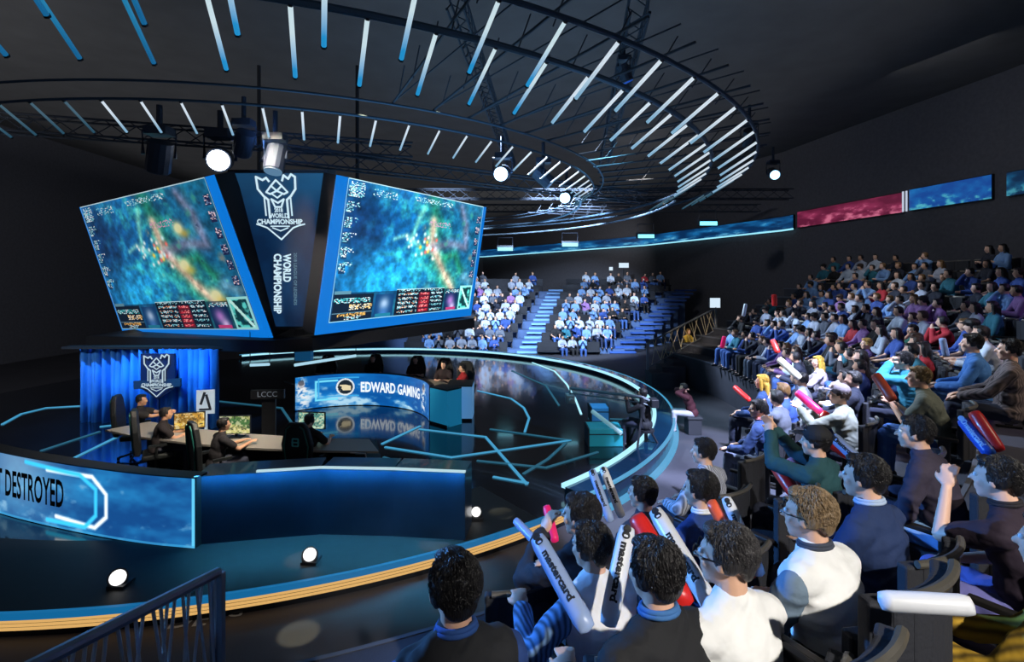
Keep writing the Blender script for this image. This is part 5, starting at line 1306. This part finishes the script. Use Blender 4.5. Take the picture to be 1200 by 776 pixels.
# floor lettering by the kerb
put = mat('floor_ink', (170, 180, 190), .6)
g0 = G(291, 706, -.245); g1 = G(312, 704, -.245)
def flr(cx, cy, s, sz, sx=1.0, label=''):
    c_ = G(cx, cy, -.245); ang = math.radians(9)
    vs, fs = text_geo(s, sz, .004, sx); b = MB()
    e1 = V((math.cos(ang), math.sin(ang), 0)); e2 = V((-math.sin(ang), math.cos(ang), 0))
    b.add([c_+e1*q[0]+e2*q[1] for q in vs], fs); o = b.build('floor_lettering', put, loc=(c_.x, c_.y, -.245)); tag(o, label, 'lettering', 'pale lettering on the floor')
flr(222, 728, 'DE', .34, 1.0, 'pale letters DE on the floor behind the handrail'); flr(272, 718, '-G', .26, 1.0, 'pale letter G on the floor right of the handrail post'); flr(300, 712, '>>', .30, .8, 'pale double arrow on the floor right of the letter G')

# ================================================================ light
def spot(loc, aim, power, col, size, blend_=.5, rad=.15, name='spot'):
    l = bpy.data.lights.new(name, 'SPOT'); l.energy = power; l.color = col; l.spot_size = math.radians(size); l.spot_blend = blend_; l.shadow_soft_size = rad
    o = bpy.data.objects.new(name, l); C.objects.link(o); o.location = loc; o.rotation_euler = (V(aim)-V(loc)).to_track_quat('-Z', 'Y').to_euler(); return o
def area(loc, aim, power, col, sx, sy, name='area'):
    l = bpy.data.lights.new(name, 'AREA'); l.energy = power; l.color = col; l.shape = 'RECTANGLE'; l.size = sx; l.size_y = sy
    o = bpy.data.objects.new(name, l); C.objects.link(o); o.location = loc; o.rotation_euler = (V(aim)-V(loc)).to_track_quat('-Z', 'Y').to_euler(); return o
COOL = (.62, .78, 1.0); BLUE = (.12, .42, 1.0); CYAN = (.25, .75, 1.0); WARM = (1.0, .86, .66)
# audience light from the rig over the stage
spot((-1, 14, 8.2), (5.5, 8.0, .8), 9000, COOL, 50, .6, .15)
spot((1, 20, 8.5), (8.6, 14, 1.2), 8000, COOL, 42, .6, .15)
spot((2, 18, 8.6), (2.8, 31.5, 1.2), 24000, COOL, 50, .4, .25)
spot((-3, 18, 8.6), (-2.5, 31, 1.2), 7500, COOL, 42, .4, .25)
spot((-9, 7, 5.2), (1.0, 2.9, 1.9), 8000, (.1, .36, 1), 26, .5, .12)
spot((-7, 10, 6.0), (3.2, 5.2, 1.9), 6000, (.1, .36, 1), 34, .5, .12)
spot((2.5, 13, 8.4), (7.2, 20.6, 1.8), 7000, WARM, 14, .5, .1)
spot((4, 24, 9.2), (14, 33, 3), 500, (1, 1, 1), 150, 1, .3)  # unseen fill added to lighten the walls, not the audience
spot((5, 16, 9), (4.7, 13.2, .2), 1200, (1, .9, .9), 12, .4, .1)
spot((14, 6, 8.5), (9, 9, 2), 500, (.5, .3, .9), 60, .8, .15)
# white light from behind on the front rows and on the walkway
spot((3.2, -3.5, 7.2), (1.4, 2.6, 2), 2600, (1, .95, .86), 30, .5, .08)
spot((6, 6, 9), (4.3, 11.3, -.2), 22000, (.6, .68, 1), 24, .5, .1)
spot((5.5, 4, 9), (2.9, 8.2, -.2), 16000, (.6, .68, 1), 24, .4, .1)
spot((9, 0, 8.5), (3.6, 5.0, 1.5), 900, WARM, 40, .5, .1)
spot((10, 2, 9), (5.5, 7.0, 2), 900, (1, .8, .6), 36, .5, .1)
# stage
spot((-8, 9, 6.5), (-9.9, 13.1, .9), 900, (.2, .8, 1), 9, .6, .1); spot((-8, 9, 6.5), (-8.0, 13.1, .7), 700, (.2, .8, 1), 9, .6, .1)
spot((-9, 9.5, 6.5), (-9.3, 13.1, .8), 2400, (.12, .5, 1), 55, .7, .2)
spot((-3.0, 7.5, 6), (-6.0, 9.3, .9), 2400, WARM, 45, .7, .2)
spot((-5, 8, 7), (-3.0, 15.5, 1.2), 3600, WARM, 35, .7, .2)
spot((2, 12, 8), (3, 14.5, 0), 1500, CYAN, 50, .8, .3)
for a_, c_ in zip(AP[:-1], AP[1:]):  # unseen blue lamps added for the fade down the front wall
    d_ = (c_-a_).normalized(); n_ = V((d_.y, -d_.x, 0)); m_ = (a_+c_)/2
    l = area(m_+n_*.045+V((0, 0, .985)), m_+n_*.03, 13*(c_-a_).length, (.08, .55, 1.0), .03, .03, 'edge_fill'); l.data.size = (c_-a_).length*.98; l.data.size_y = .03; l.data.spread = 1.9
    l.rotation_euler = (0, 0, math.atan2(d_.y, d_.x))
area((-5, 26, 9.6), (-5, 26, 12), 900, (1, 1, 1.03), 34, 66, 'ceiling_fill'); l = spot((-13, 4, 6), (-20, 16, 5), 2600, (1, 1, 1), 140, 1, .3)  # unseen fill lamps added to lift the dark ceiling and left wall
area((2, 40, 7.5), (2, 55, 5), 150, (1, 1, 1), 14, 2); area((12, 16, 8), (18, 18, 4), 60, (1, 1, 1), 3, 10)  # more added fill, for the far and right walls
# unseen blue lamps added to tint the ceiling steel
spot((-4.7, 9.8, 6.4), (-4.9, 13, 7.2), 120, (.2, .45, 1), 120, 1, .3)
spot((0, 13, 6.3), (1, 14, 8), 80, (.2, .5, 1), 150, 1, .3)
area((0, 16, 5.6), (0, 16, 9), 160, (.25, .6, 1), 8, 8)
area((-1, 8.5, 5.4), (-1, 8.9, 9), 60, (.25, .6, 1), 6, 2)
# small patterned gobo pools on the dark floor
for (x, y) in ((356, 680), (350, 742), (497, 636), (512, 660), (590, 622)):
    g = G(x, y, -.25); spot((g.x-1.5, g.y+1.0, 8.5), g, 2600, (1, .9, .55), 3.0, .3, .03)
